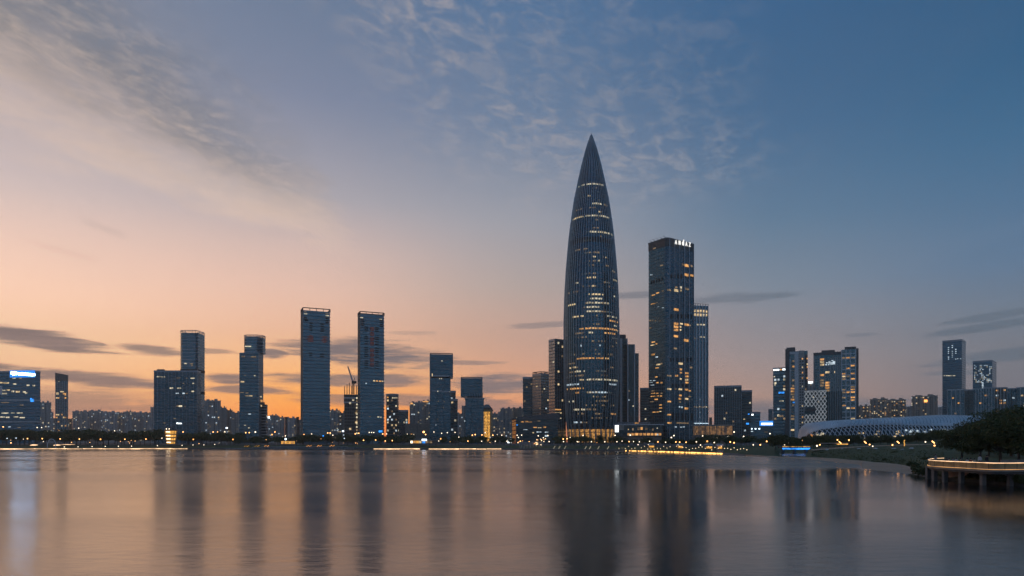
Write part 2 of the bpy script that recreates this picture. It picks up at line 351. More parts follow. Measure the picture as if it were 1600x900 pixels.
RB = [(1130, [(313, -.6), (315, .9), (317, 1.0), (330, 2.2), (380, 3.2), (430, 3.6)]),
      (1165, [(284, -.6), (287, .6), (296, 1.0), (315, 2.0), (370, 3.2), (430, 3.6)]),
      (1195, [(262, -.12), (267, .5), (285, .9), (310, 1.7), (360, 3.0), (430, 3.6)]),
      (1211, [(254, -.12), (261, .4), (275, .8), (300, 1.5), (350, 2.8), (430, 3.4)]),
      (1220, [(249, -.12), (257, .35), (264, .25), (269, -.5), (350, -.5), (430, 2.8)]),
      (1240, [(240, -.12), (250, .35), (258, .3), (263, -.5), (350, -.5), (430, 2.8)]),
      (1258, [(230, -.12), (244, .4), (254, .4), (270, -.3), (350, -.4), (430, 3.0)]),
      (1268, [(223, -.12), (240, .5), (250, 1.3), (270, 2.4), (330, 3.4), (430, 3.8)]),
      (1300, [(201, -.12), (222, .6), (240, 1.7), (262, 3.0), (300, 3.6), (430, 4.0)]),
      (1335, [(178, -.12), (198, .6), (214, 1.6), (252, 3.2), (300, 4.0), (430, 4.4)]),
      (1343, [(170, -.12), (194, .6), (211, 1.6), (250, 3.2), (300, 4.1), (430, 4.6)]),
      (1347, [(148, -.12), (192, .6), (209, 1.6), (250, 3.2), (300, 4.1), (430, 4.6)]),
      (1360, [(139, -.12), (183, .65), (200, 1.6), (246, 3.3), (300, 4.3), (430, 5.0)]),
      (1385, [(131, -.12), (170, .7), (188, 1.6), (240, 3.3), (300, 4.6), (430, 5.4)]),
      (1410, [(126, -.12), (156, .7), (174, 1.7), (230, 3.4), (300, 5.0), (430, 6.0)]),
      (1424, [(124, -.12), (145, .6), (160, 1.8), (222, 3.4), (300, 5.3), (430, 6.3)]),
      (1434, [(123, -.6), (128, .3), (150, 1.9), (212, 3.4), (300, 5.5), (430, 6.5)]),
      (1450, [(113, -.6), (117, .3), (135, 2.0), (200, 3.3), (300, 5.7), (430, 6.8)]),
      (1475, [(106, -.6), (109, .35), (118, 2.0), (180, 3.2), (300, 6.0), (430, 7.2)]),
      (1500, [(101.5, -.6), (104, .4), (110, 2.05), (170, 3.0), (300, 6.0), (430, 7.2)]),
      (1550, [(95, -.6), (97, .45), (101, 2.05), (160, 2.8), (300, 6.0), (430, 7.4)]),
      (1600, [(89, -.6), (91.5, .5), (97, 2.05), (150, 2.6), (300, 6.0), (430, 7.4)]),
      (1700, [(82, -.6), (84.5, .5), (92, 2.05), (150, 2.6), (300, 6.0), (430, 7.4)]),
      (2050, [(70, -.6), (72, .5), (82, 2.05), (150, 2.6), (300, 6.0), (430, 7.4)]),
      (3200, [(56, -.6), (58, .5), (70, 2.05), (150, 2.6), (300, 6.0), (430, 7.4)]), (9000, [(40, -.6), (42, .5), (56, 2.05), (150, 2.6), (300, 6.0), (430, 7.4)])]
# finer stations by smooth interpolation
def fine(tab, step):
    out = []
    for (a, ra), (b, rb) in zip(tab, tab[1:]):
        n = max(1, min(40, int((b-a)/step)))
        for k in range(n):
            f = k/n; out.append((a+(b-a)*f, [(p[0]+(q[0]-p[0])*f, p[1]+(q[1]-p[1])*f) for p, q in zip(ra, rb)]))
    out.append(tab[-1]); return out
RBF = fine(RB, 8)
rj = random.Random(3)
RBF = [(px, [(Y+rj.uniform(-1, 1)*(.006*Y if k in (0, 1, 2) else 0), z+(rj.uniform(-.06, .06) if k in (1, 2, 3) else 0)) for k, (Y, z) in enumerate(pr)]) for px, pr in RBF]
bpx = [s for s in RBF if 1165 <= s[0] <= 1436]
loft('beach', bpx, [0, 1], 'sand')
loft('bank', [s for s in RBF if s[0] <= 1166], [0, 1], 'wall_stone')
loft('bank', [s for s in RBF if s[0] >= 1434], [0, 1], 'soil')
loft('grass_slope', RBF, [1, 2, 3, 4, 5], 'grass')
gl = [(px, [pr[5], (1200, 4.5), (2600, 4.5)]) for px, pr in RBF]
loft('ground', gl, [0, 1, 2], 'soil')
SPIT_PATH = [(1268, 262, 2.75), (1300, 272, 3.25), (1340, 280, 3.85), (1385, 285, 4.35), (1424, 270, 4.75), (1475, 262, 5.1), (1500, 255, 5.0)]
pb = MB()
for (a, ya, za), (b_, yb, zb) in zip(SPIT_PATH, SPIT_PATH[1:]):
    pb.quad((X(a, ya), ya-2, za-.1), (X(b_, yb), yb-2, zb-.1), (X(b_, yb), yb+2.5, zb+.12), (X(a, ya), ya+2.5, za+.12))
tag(pb.build('path', 'sand'), kind='structure')
# ---------------------------------------------------------------- buildings
GZ = 3.6
def along(p, d, px):
    ux = (px-800)/F
    return (ux*p.y-p.x)/(d.x-ux*d.y)
class Bld:
    """A block on a rectangular plan. mode 'L': narrow side x0..x1 then front x1..x2; mode 'R': front x0..x1 then side x1..x2.
    Y: distance of the corner between them; a: turn of the front (degrees). Edges: 0 front, 1 right side, 2 back, 3 left side."""
    def __init__(s, name, label, cat, xs, ytop, Y, a=0, mode='R', depth=None, z0=GZ, group=None, root=None):
        if len(xs) == 2 and a == 0: a = -math.degrees(math.atan(((xs[0]+xs[1])/2-800)/F))   # squarely facing the lake
        a = R(a); t = Vector((math.cos(a), math.sin(a))); n = Vector((-math.sin(a), math.cos(a)))
        if len(xs) == 2: xs = (xs[0], xs[1], None) if mode == 'R' else (None, xs[0], xs[1])
        C = Vector((X(xs[1], Y), Y))
        if mode == 'R':
            Rr = C; w = along(C, -t, xs[0]); A = C-t*w
            d = depth or abs(along(C, n, xs[2]))
        else:
            A = C; w = along(C, t, xs[2]); d = depth or abs(along(C, n, xs[0]))
        s.w, s.d, s.t, s.n, s.A, s.z0 = w, d, t, n, A, z0
        s.z1 = Z(ytop, Y); s.Y = Y
        s.poly = [A, A+t*w, A+t*w+n*d, A+n*d]
        c = (s.poly[0]+s.poly[2])/2
        s.off = (c.x, c.y, z0)
        if root is None: root = empty(name, s.off, label, cat, group)
        else: s.off = tuple(root.location)
        s.root = root; s.rnd = random.Random(hash(name+str(xs[1])) % 9999 if False else int(xs[1]*7+ytop))
        s.litb = MB(); s.darkb = MB()
    def bld(s, mb, name, mats, parent=None, kind=None, **k):
        o = mb.build(name, mats, parent or s.root, s.off, **k)
        if kind: o['kind'] = kind
        return o
    def edge(s, e):
        P = s.poly[e]; Q = s.poly[(e+1) % 4]; t = (Q-P); L = t.length; t = t/L
        return P, t, Vector((t.y, -t.x)), L
    def fb(s, mb, e, u0, u1, z0, z1, d1, d0=-.05, m=0):
        """a box on face e: u in metres along it, d outward"""
        P, t, n, L = s.edge(e)
        q = [P+t*u0+n*d1, P+t*u1+n*d1, P+t*u1+n*d0, P+t*u0+n*d0]
        mb.hexa([(p.x, p.y, z) for z in (z0, z1) for p in q], m, skip=(4,))
    def body(s, m, z0=None, z1=None, name='body', off=0, roofm=None):
        b = MB(); p = s.inset(-off); b.prism(p, s.z0 if z0 is None else z0, s.z1 if z1 is None else z1, 0, True, 1)
        return s.bld(b, name, [m, roofm or 'concrete_dark'])
    def inset(s, e):
        A, t, n, w, d = s.A, s.t, s.n, s.w, s.d
        return [A-t*e-n*e, A+t*(w+e)-n*e, A+t*(w+e)+n*(d+e), A-t*e+n*(d+e)] if e else s.poly
    def bands(s, pitch, h, e, m, z0=None, z1=None, sep=False, name='floor_band'):
        z0 = s.z0+pitch if z0 is None else z0; z1 = s.z1 if z1 is None else z1
        p = [Vector(q) for q in s.inset(e)]; z = z0
        if sep:
            b = MB(); b.prism([(q.x-s.off[0], q.y-s.off[1]) for q in p], 0, h, 0); first = b.build(name, m, s.root); first.location = (0, 0, z-s.off[2]); z += pitch
            while z < z1-h:
                o = first.copy(); COL.objects.link(o); o.parent = s.root; o.location = (0, 0, z-s.off[2]); z += pitch
        else:
            b = MB()
            while z < z1-h: b.prism(p, z, z+h, 0); z += pitch
            s.bld(b, name, m, kind='stuff')
    def fins(s, edges, pitch, w, e, m, z0=None, z1=None, name='fin', sep=False, u0=0, u1=None):
        z0 = s.z0 if z0 is None else z0; z1 = s.z1 if z1 is None else z1; b = MB()
        for ed in edges:
            P, t, n, L = s.edge(ed); U = u1 or L; k = max(1, round((U-u0)/pitch))
            for i in range(k+1):
                u = u0+(U-u0)*i/k
                s.fb(b, ed, max(0, u-w/2), min(L, u+w/2), z0, z1, e)
                if sep: s.bld(b, name, m); b = MB()
        if not sep: s.bld(b, name, m, kind='stuff')
    def slot(s, e, px, py, wp, hp): # pixel box on a face -> u0,u1,z0,z1
        P, t, n, L = s.edge(e)
        def uz(x, y):
            u = along(P, t, x); q = P+t*u; return u, Z(y, q.y)
        ua, za = uz(px-wp/2, py+hp/2); ub, zb = uz(px+wp/2, py-hp/2)
        return max(.1, min(ua, ub)), min(L-.1, max(ua, ub)), za, zb
    def win(s, e, px, py, wp, hp, m='lit_warm', out=.3, name='lit_window', lab=None):
        if m.startswith('lit_') and name == 'lit_window': wp *= .88; hp *= .82
        u0, u1, z0, z1 = s.slot(e, px, py, wp, hp)
        if u1-u0 < .3: return
        b = MB(); s.fb(b, e, u0, u1, z0, z1, out); return s.bld(b, name, m)
    def grid(s, e, cp, rp, ww, wh, m, z0=None, z1=None, e_=.12, p=1, name='window', u0=1, u1=None, mats=None, mb=None, zo=1.0):
        """rows of windows, joined: far too small to pick apart"""
        P, t, n, L = s.edge(e); b = mb or MB(); U = (u1 or L-1); k = max(1, int((U-u0)/cp))
        cp = (U-u0)/k; z = (s.z0+4 if z0 is None else z0)
        while z+wh+zo < (s.z1 if z1 is None else z1):
            for i in range(k):
                if p < 1 and s.rnd.random() > p: continue
                u = u0+cp*(i+.5); s.fb(b, e, u-ww/2, u+ww/2, z+zo, z+zo+wh, e_, m=s.rnd.randrange(len(mats)) if mats else 0)
            z += rp
        if mb is None and b.f: s.bld(b, name, mats or m, kind='stuff')
    def lights(s, edges, p, mats, cp=3, rp=4, ww=2.2, wh=1.6, e_=.28, z0=None, z1=None, zo=1.1):
        b = MB()
        for e in edges: s.grid(e, cp, rp, ww, wh, None, z0, z1, e_, p, mats=mats, mb=b, zo=zo)
        if b.f: s.bld(b, 'lit_windows', mats, kind='stuff')
    def rbox(s, u0, u1, v0, v1, z0, z1, m, name='roof_plant', e=0):
        A, t, n = s.A, s.t, s.n; b = MB()
        q = [A+t*s.w*u+n*s.d*v for u, v in ((u0, v0), (u1, v0), (u1, v1), (u0, v1))]
        b.prism(q, z0, z1, 0); return s.bld(b, name, m)
    def parapet(s, h=2.5, m='metal_mid', th=.6, e=.25):
        b = MB(); p = s.inset(e); q = s.inset(-th)
        for k in range(4):
            j = (k+1) % 4; a, c, d, f = p[k], p[j], q[j], q[k]
            b.hexa([(v.x, v.y, z) for z in (s.z1-.3, s.z1+h) for v in (a, c, d, f)])
        return s.bld(b, 'parapet', m)

WARM = ['lit_amber', 'lit_warm', 'lit_white', 'lit_dim']; COOL = ['lit_white', 'lit_cool', 'lit_white', 'lit_dim']; MIXED = ['lit_warm', 'lit_white', 'lit_cool', 'lit_dim', 'lit_dim']
def residential(label, xs, ytop, Y, a=0, mode='R', depth=18, wall='concrete_grey', p=.07, lmats=MIXED, bays=3, group=None, crown=True, name='apartment_block'):
    s = Bld(name, label, 'apartment block', xs, ytop, Y, a, mode, depth, group=group)
    s.body(wall, name='wall')
    # stair cores and balcony stacks stand proud of the wall
    b = MB(); c = MB()
    for e in (0, 1, 3):
        P, t, n, L = s.edge(e); k = max(1, round(L/9)) if e else max(2, bays)
        for i in range(k):
            u = L*(i+.5)/k; hw = L/k*.17
            s.fb(b, e, u-hw, u+hw, s.z0, s.z1+(1.1 if (i+e) % 2 else -.5), 1.1)
        z = s.z0+6
        while z < s.z1-2:
            for i in range(k):
                u = L*(i+.02)/k; s.fb(c, e, u+.3, u+L/k*.26, z, z+1.1, 1.0)
            z += 3.1
    s.bld(b, 'stair_core', wall); s.bld(c, 'balcony', 'concrete_light' if wall != 'concrete_beige' else 'concrete_brown', kind='stuff')
    w = MB()
    for e in (0, 1, 3):
        s.grid(e, 3.1, 3.1, 1.7, 1.5, 'window_dark', e_=.15, mb=w, zo=1.2)
    s.bld(w, 'window', 'window_dark', kind='stuff')
    if p: s.lights((0, 1, 3), p, lmats, 3.1, 3.1, 1.7, 1.5, 1.2, zo=1.2)
    if crown:
        for k in range(2):
            u = .12+.5*k; s.rbox(u, u+.22, .3, .7, s.z1, s.z1+2.2+.9*k, wall, 'roof_house')
    return s
def office(label, xs, ytop, Y, a=0, mode='R', depth=None, m='glass_blue', band='spandrel_blue', pitch=4.2, p=.04, lmats=COOL, fin=None, edges=(0, 1, 3), parapet=True, name='office_tower', sep=False, z0=GZ, bh=1.1, roof=True, group=None):
    s = Bld(name, label, 'tower', xs, ytop, Y, a, mode, depth, z0=z0, group=group)
    s.body(m); s.bands(pitch, bh, .12, band, sep=sep)
    if fin: s.fins(edges, fin, .35, .3, 'metal_mid')
    if p: s.lights(edges, p, lmats, 3, pitch, 2.5, pitch-bh-.5, .22, z0=s.z0+pitch, zo=bh+.2)
    if parapet: s.parapet()
    if roof: s.rbox(.3, .7, .3, .7, s.z1, s.z1+3, 'concrete_dark')
    return s
# ================= left part of the skyline
def rows(s, e, items, m=None):
    for it in items:
        px, py, wp, hp = it[:4]; s.win(e, px, py, wp, hp, it[4] if len(it) > 4 else (m or 'lit_white'))
s = Bld('office_building', 'broad blue glass office block with glowing blue-white rooftop sign', 'office building', (-70, 55, 63), 581, 900, -4, 'R', z0=GZ)
s.body('glass_azure'); s.bands(4.4, .9, .12, 'spandrel_blue', sep=True); s.parapet(1.5)
for zz in (626, 660): 
    z = Z(zz, 900); b = MB(); b.prism(s.inset(.5), z, z+1.6); s.bld(b, 'ledge', 'metal_light')
rows(s, 0, [(-10, 598, 24, 2.6, 'lit_warm'), (3, 598, 6, 2.6, 'lit_warm'), (10, 598.4, 9, 2.8, 'lit_warm'), (22, 591, 6, 2), (32, 591, 5, 2, 'lit_warm'), (23, 600, 6, 2.4), (44, 602, 5, 2.6), (53, 602.5, 5, 2.6),
     (6, 610, 6, 2.2), (13, 609.5, 6, 2.6, 'lit_warm'), (7, 615, 9, 2.6), (20, 611.5, 5, 3), (28, 612, 7, 3, 'lit_warm'), (38, 612.5, 5, 3), (41, 614, 4, 2.4), (-12, 645, 20, 2.2, 'lit_white'), (8, 645.5, 12, 2.2), (20, 645.3, 6, 2), (31, 645.3, 10, 2),
     (4, 651.5, 8, 2.2), (12, 652, 6, 2.4), (25, 651.5, 8, 2), (35, 652.5, 9, 2), (-14, 612, 16, 2.4), (-30, 630, 10, 2.4), (15, 667, 4, 1.4, 'lit_cool'), (30, 668, 5, 1.4, 'lit_dim'), (8, 629, 14, 1.4, 'lit_dim'), (34, 633, 6, 1.4, 'lit_dim')])
o = s.win(0, 1, 609.5, 5, 13, 'white_panel', .5, 'screen'); 
# rooftop sign: blurred white figures on a blue glowing board
u0, u1, z0, z1 = s.slot(0, 37.5, 584.5, 43, 10.5); b = MB(); s.fb(b, 0, u0, u1, z0, z1+.5, .8); sg = s.bld(b, 'rooftop_sign', 'sign_blue')
def sign_figs(s, e, items, m='sign_white', out=1.2, parent=None):
    for px, py, wp, hp in items:
        u0, u1, z0, z1 = s.slot(e, px, py, wp, hp); b = MB(); s.fb(b, e, u0, u1, z0, z1, out, d0=.1); s.bld(b, 'letter', m, parent or s.root)
sign_figs(s, 0, [(20.5, 583, 5, 3.4), (22.3, 585, 3, 2.6), (25.3, 583.6, 4.6, 4.4), (31, 584.2, 4, 3.6), (35.2, 584.3, 3.4, 3.8), (39.3, 584.6, 3.8, 3.8), (43.5, 585, 3.6, 3.8), (47.6, 585.3, 3.6, 3.8), (51.6, 585.6, 3.4, 3.9), (55, 585.6, 2.2, 3.2)], 'sign_glow', parent=sg)
s.win(0, 50.5, 625.5, 5.5, 4.5, 'lit_blue', .6, 'blue_logo'); s.win(0, 48.8, 623.2, 2.2, 2.4, 'lit_blue', .6, 'blue_logo')

residential('grey apartment tower squeezed beside the blue-signed office block', (64, 79), 629, 1150, 0, 'R', 14, p=.16, lmats=COOL, bays=2)
residential('pale narrow apartment slab left of slim dark tower', (75, 82.5), 644, 1200, 0, 'R', 14, 'concrete_light', p=.05, bays=1, crown=False)
residential('low apartment block seen behind the slim dark tower', (82, 112), 654, 1500, 0, 'R', 14, 'concrete_brown', p=.12, bays=3, crown=False)
s = office('slim dark glass tower with sloping top and scattered amber windows', (86.5, 104.5, 106.3), 589, 1300, 3, 'R', m='glass_blue', p=0, parapet=False, roof=False, fin=4)
s.rbox(0, .96, 0, 1, s.z1, s.z1+4, 'glass_dark', 'crown')
b = MB(); q = s.inset(.3); b.v = [(p.x, p.y, s.z1-8) for p in q]+[(q[0].x, q[0].y, s.z1+8), (q[1].x, q[1].y, s.z1+4), (q[2].x, q[2].y, s.z1+4), (q[3].x, q[3].y, s.z1+8)]
b.f = [(4, 5, 6, 7), (0, 1, 5, 4), (1, 2, 6, 5), (2, 3, 7, 6), (3, 0, 4, 7)]; b.mi = [0]*5; s.bld(b, 'crown', 'glass_dark')
s.lights((0,), .33, ['lit_amber', 'lit_warm', 'lit_warm'], 3.2, 8, 2.8, 2.6, .4, z0=Z(650, 1300), z1=Z(612, 1300)); s.lights((0,), .2, ['lit_amber', 'lit_warm'], 3.2, 8, 2.8, 2.6, .4, z0=GZ+6, z1=Z(650, 1300))
rows(s, 0, [(90, 615, 4, 4.5, 'lit_warm'), (97, 612, 6, 2.2, 'lit_warm'), (102, 616, 3, 5, 'lit_amber'), (92, 596, 2, 1.6, 'lit_white')])
for i, (x0, x1, yt, Yd, wl) in enumerate([(114, 140, 643, 1500, 'concrete_grey'), (139, 161, 642, 1540, 'concrete_grey'), (160, 183, 644, 1500, 'concrete_light'), (182, 198, 645, 1520, 'concrete_grey'), (196.5, 206.5, 643, 1480, 'concrete_grey'), (206, 225, 644.5, 1510, 'concrete_light'), (224, 243, 645, 1500, 'concrete_grey')]):
    residential(['wide grey apartment block at the end of the long row', 'second grey apartment block of the long row', 'third block of the long apartment row, paler', 'fourth block of the long apartment row', 'narrow taller block standing proud in the long apartment row',
                 'sixth block of the long apartment row', 'last block of the apartment row, touching the dark glass slab'][i], (x0, x1), yt, Yd, 0, 'R', 20, wl, p=.10, lmats=MIXED, bays=3 if x1-x0 > 15 else 1, group='long row of grey apartment blocks')
residential('thin pale tower peeping over the dark glass slab', (236, 241), 636, 1400, 0, 'R', 14, 'concrete_light', p=.03, bays=1, crown=False)

# broad slab with tower rising behind it
s = Bld('office_slab', 'broad dark glass slab with flat roof behind golden lantern', 'office building', (240.5, 308, 313.5), 581, 850, 0, 'R')
s.body('glass_deep'); s.bands(4.3, .8, .12, 'spandrel_blue', sep=True); s.parapet(1.8); s.fins((0, 1), 4.5, .25, .25, 'metal_mid')
s.rbox(.05, .2, .2, .6, s.z1, s.z1+3.5, 'concrete_dark')
rows(s, 0, [(246.5, 588.5, 3, 2.2), (249.8, 588.5, 2, 2.2), (253, 588.8, 2.4, 2.2), (257, 589, 2, 2.4), (279, 590.5, 6, 1.2, 'lit_dim'), (292, 591, 2, 1.8, 'lit_dim'), (301, 591, 7, 2), (302, 599, 3, 2.2), (287, 599, 2, 1.5, 'lit_dim'), (268, 606.5, 6, 2.6), (280, 606.5, 7, 2.2), (301, 611.5, 5, 2.4), (277, 614.5, 5, 2, 'lit_cool'), (287, 614.5, 4, 2.4, 'lit_cool'), (292, 614.5, 4, 1.6, 'lit_dim'), (282, 634.5, 6, 3), (278, 634.5, 5, 1.8, 'lit_dim'), (289, 635, 3, 1.6, 'lit_dim'), (273, 654, 4, 1.4, 'lit_dim'), (257, 661, 2.4, 1.6, 'lit_dim')])
sign_figs(s, 0, [(277, 661.3, 2, 2.2), (279.3, 661.6, 1.6, 1.7), (281.4, 661.6, 1.4, 1.8), (283.2, 661.7, 1.4, 1.6)], 'sign_white', .6)
s = Bld('office_tower', 'tall chamfered glass tower rising behind the broad dark slab', 'tower', (284, 306, 318), 520, 905, 0, 'R')
A, t, n, w_, d_ = s.A, s.t, s.n, s.w, s.d
ch = w_*.16
pl = [A+t*ch*.2, A+t*(w_-.5), A+t*(w_+1.5)+n*3, A+t*(w_+1.5)+n*d_, A-t*ch+n*d_, A-t*ch+n*ch]
b = MB(); b.prism(pl, GZ, s.z1, 0, True, 1); s.bld(b, 'body', ['glass_blue', 'concrete_dark'])
def grow(pl, e):
    c = sum(pl, Vector((0, 0)))/len(pl); return [p+(p-c).normalized()*e for p in pl]
def ring_bands(s, pl, z0, z1, pitch, h, e, m):
    z = z0; q = grow(pl, e); b = MB(); b.prism([(p.x-s.off[0], p.y-s.off[1]) for p in q], 0, h); o = b.build('floor_band', m, s.root); o.location = (0, 0, z-s.off[2]); z += pitch
    while z < z1-h:
        c = o.copy(); COL.objects.link(c); c.parent = s.root; c.location = (0, 0, z-s.off[2]); z += pitch
ring_bands(s, pl, Z(640, 905), s.z1, 4.4, .9, .35, 'metal_mid')
def open_crown(s, pl, z0, h, m='metal_light', every=4.0):
    b = MB(); n = len(pl)
    for k in range(n):
        a, c = pl[k], pl[(k+1) % n]; L = (c-a).length; q = max(1, round(L/every))
        for i in range(q+1):
            p = a+(c-a)*i/q; b.tube([(p.x, p.y, z0-.3), (p.x, p.y, z0+h)], .3, 4)
        b.tube([(a.x, a.y, z0+h), (c.x, c.y, z0+h)], .45, 4); b.tube([(a.x, a.y, z0+h*.5), (c.x, c.y, z0+h*.5)], .2, 4)
    return s.bld(b, 'crown_frame', m)
open_crown(s, pl, s.z1, 3.2)
def wall_slots(s, zs, pl, m, h, e):
    for z in zs: b = MB(); b.prism(grow(pl, e), z, z+h); s.bld(b, 'dark_storey', m)
wall_slots(s, [Z(581, 905), Z(615, 905)], pl, 'slot_black', 3.5, .5)
rows(s, 0, [(290, 568, 5, 2), (299, 568.5, 5, 1.6, 'lit_dim'), (303.5, 580, 5, 3.4, 'lit_white'), (300, 571, 3, 1.6, 'lit_dim')]); rows(s, 1, [(311, 580.5, 4, 2), (314, 618, 4, 2, 'lit_amber'), (315, 612, 3, 2, 'lit_amber'), (315, 625, 3, 2, 'lit_warm'), (314, 641, 4, 1.5, 'lit_cool'), (315, 654, 3, 1.5, 'lit_cool')])

residential('grey apartment tower with a rooftop frame right of the dark slab', (319.5, 344), 626, 1150, 0, 'R', 22, 'concrete_grey', p=.16, lmats=MIXED, bays=3)
residential('narrow grey apartment tower stepping down beside framed roof', (344, 353), 637, 1180, 0, 'R', 16, 'concrete_grey', p=.06, bays=1)
residential('small brown block between two grey apartment towers', (352, 363), 641, 1250, 0, 'R', 16, 'concrete_brown', p=.12, bays=2)
residential('apartment tower touching the left edge of the stepped glass tower', (362, 376), 645, 1220, 0, 'R', 16, 'concrete_grey', p=.1, bays=2)

s = Bld('office_tower', 'stepped glass tower with chamfered crown and lit right side', 'tower', (374, 404, 411), 551, 860, 0, 'R')
s.body('glass_blue'); s.bands(4.3, .8, .14, 'spandrel_blue', sep=True); s.fins((1,), 4, .3, .35, 'metal_light')
rows(s, 0, [(380, 557, 6, 2.4, 'lit_dim'), (396, 557.5, 9, 2.2, 'lit_dim'), (379, 596.5, 6, 2.6, 'lit_warm'), (398, 587, 2.4, 1.8, 'lit_white'), (383, 586.5, 2, 1.4, 'lit_dim'), (378, 613.5, 6, 1.6, 'lit_dim'), (386, 614, 5, 1.4, 'lit_dim'), (386, 618.5, 6, 2.2, 'lit_dim'), (392, 618.5, 6, 2, 'lit_warm'), (390, 647, 5, 1.6, 'lit_cool'), (383, 664.5, 3, 1.6), (389, 668.5, 3, 1.8)])
rows(s, 1, [(407.5, 620, 3, 2, 'lit_white'), (408.5, 626.5, 3, 4, 'lit_amber'), (408, 634, 2, 3, 'lit_warm')])
zt = Z(527.5, 868); A2 = s.A+s.t*s.w*.13+s.n*2.5; W2 = s.w*.87; D2 = s.d*.95
pl = [A2+s.t*W2*.22, A2+s.t*W2*.86, A2+s.t*W2*1.12+s.n*D2*.35, A2+s.t*W2*1.12+s.n*D2, A2+s.n*D2, A2+s.n*D2*.35]
b = MB(); b.prism(pl, s.z1-.2, zt, 0, True, 1); s.bld(b, 'upper_block', ['glass_blue', 'concrete_dark']); ring_bands(s, pl, s.z1+1, zt, 4.3, .8, .3, 'metal_mid'); open_crown(s, pl, zt, 2.6)
s.win(0, 387.5, 541.2, 11, 2, 'lit_white', .3)
s = office('brown lower annex against the stepped glass tower', (404, 416, 418), 632, 870, 0, 'R', m='window_dark', band='concrete_grey', pitch=3.6, p=.05, lmats=WARM, parapet=False)

for i, (x0, x1, yt, wl) in enumerate([(417.5, 424, 651, 'concrete_light'), (423.5, 434, 649, 'concrete_grey'), (433.5, 444, 652, 'concrete_grey'), (446, 463, 653, 'concrete_light'), (462, 475, 656, 'concrete_brown')]):
    r_ = residential(['pale thin apartment tower with a blue-white light at its top', 'apartment tower with dotted lights beyond the stepped glass tower', 'dim apartment tower left of the dark crane mast', 'pale block between two dark crane masts', 'brown block touching the slab tower with red characters in a pair'][i], (x0, x1), yt, 1350, 0, 'R', 18, wl, p=.1, bays=2)
    if i == 0: r_.win(0, 420, 652, 3, 3, 'sign_white', 1.4, 'roof_light')
for x, lab in ((447.5, 'dark crane mast standing before the pale apartment block'), (465.2, 'dark crane mast close to the slab tower with paired characters')):
    e0 = empty('crane_mast', (X(x, 1000), 1000, GZ), lab, 'mast'); b = MB()
    for sx in (-1, 1):
        for sy in (-1, 1): b.tube([(sx, sy, 0), (sx, sy, 36)], .35, 4)
    for k in range(12):
        z = k*3; b.tube([(-1, -1, z), (1, -1, z+3)], .22, 4); b.tube([(1, 1, z), (-1, 1, z+3)], .22, 4); b.tube([(-1, 1, z), (-1, -1, z+3)], .22, 4)
    b.build('lattice', 'metal_dark', e0); b = MB(); b.box(-1.6, -1.6, 36, 1.6, 1.6, 38.5); b.build('cab', 'metal_dark', e0)

# the pair of slab towers with red characters
def slab_tower(label, x0, x1, x2, yt, Y, a, glyphs, slots, lights):
    s = Bld('slab_tower', label, 'tower', (x0, x1, x2), yt, Y, a, 'L', group='pair of slab towers with red characters')
    s.body('glass_blue'); s.bands(4.05, .9, .45, 'sunshade', sep=True)
    s.fins((3,), 3, .4, .6, 'concrete_beige')
    z1 = s.z1; b = MB(); p = s.inset(.2)
    for k in range(4):
        a_, c_ = p[k], p[(k+1) % 4]; b.tube([(a_.x, a_.y, z1+3), (c_.x, c_.y, z1+3)], .55, 4); b.tube([(a_.x, a_.y, z1-.5), (a_.x, a_.y, z1+3.3)], .5, 4)
        for f in (.25, .5, .75): q = a_+(c_-a_)*f; b.tube([(q.x, q.y, z1-.2), (q.x, q.y, z1+3)], .35, 4)
    s.bld(b, 'crown_frame', 'metal_dark')
    for px, py, wp, hp in slots: s.win(0, px, py, wp, hp, 'slot_black', .5, 'dark_slot')
    for it in lights: s.win(0, *it[:4], it[4], .55)
    for px, py, wp, hp in glyphs: s.win(0, px, py, wp, hp, 'lit_red', .6, 'character_stroke')
    return s
def glyph1(cx, cy): # strokes of a character lit in the windows
    return [(cx-4.2, cy-3, 1.6, 1.6), (cx-4.4, cy+1, 1.4, 3), (cx+1, cy-4, 5, 1.1), (cx+1, cy-1.8, 7, 1.1), (cx+1, cy+.4, 6, 1.1), (cx+1, cy+2.6, 8, 1.1), (cx-2.3, cy, 1, 6), (cx+4.4, cy, 1, 5), (cx+1, cy+5, 9, 1.0)]
def glyph2(cx, cy): return [(cx-3, cy-3.4, 1.2, 2.4), (cx, cy-4.2, 4.6, 1), (cx+3.4, cy-2.6, 1.4, 2.6), (cx, cy-1.2, 3.4, 1), (cx, cy+1, 8.6, 1.1), (cx-3, cy+3, 2.2, 1.1), (cx+1.6, cy+3.4, 3.4, 1.1), (cx, cy+5.2, 5, 1), (cx, cy-.2, 1, 5)]
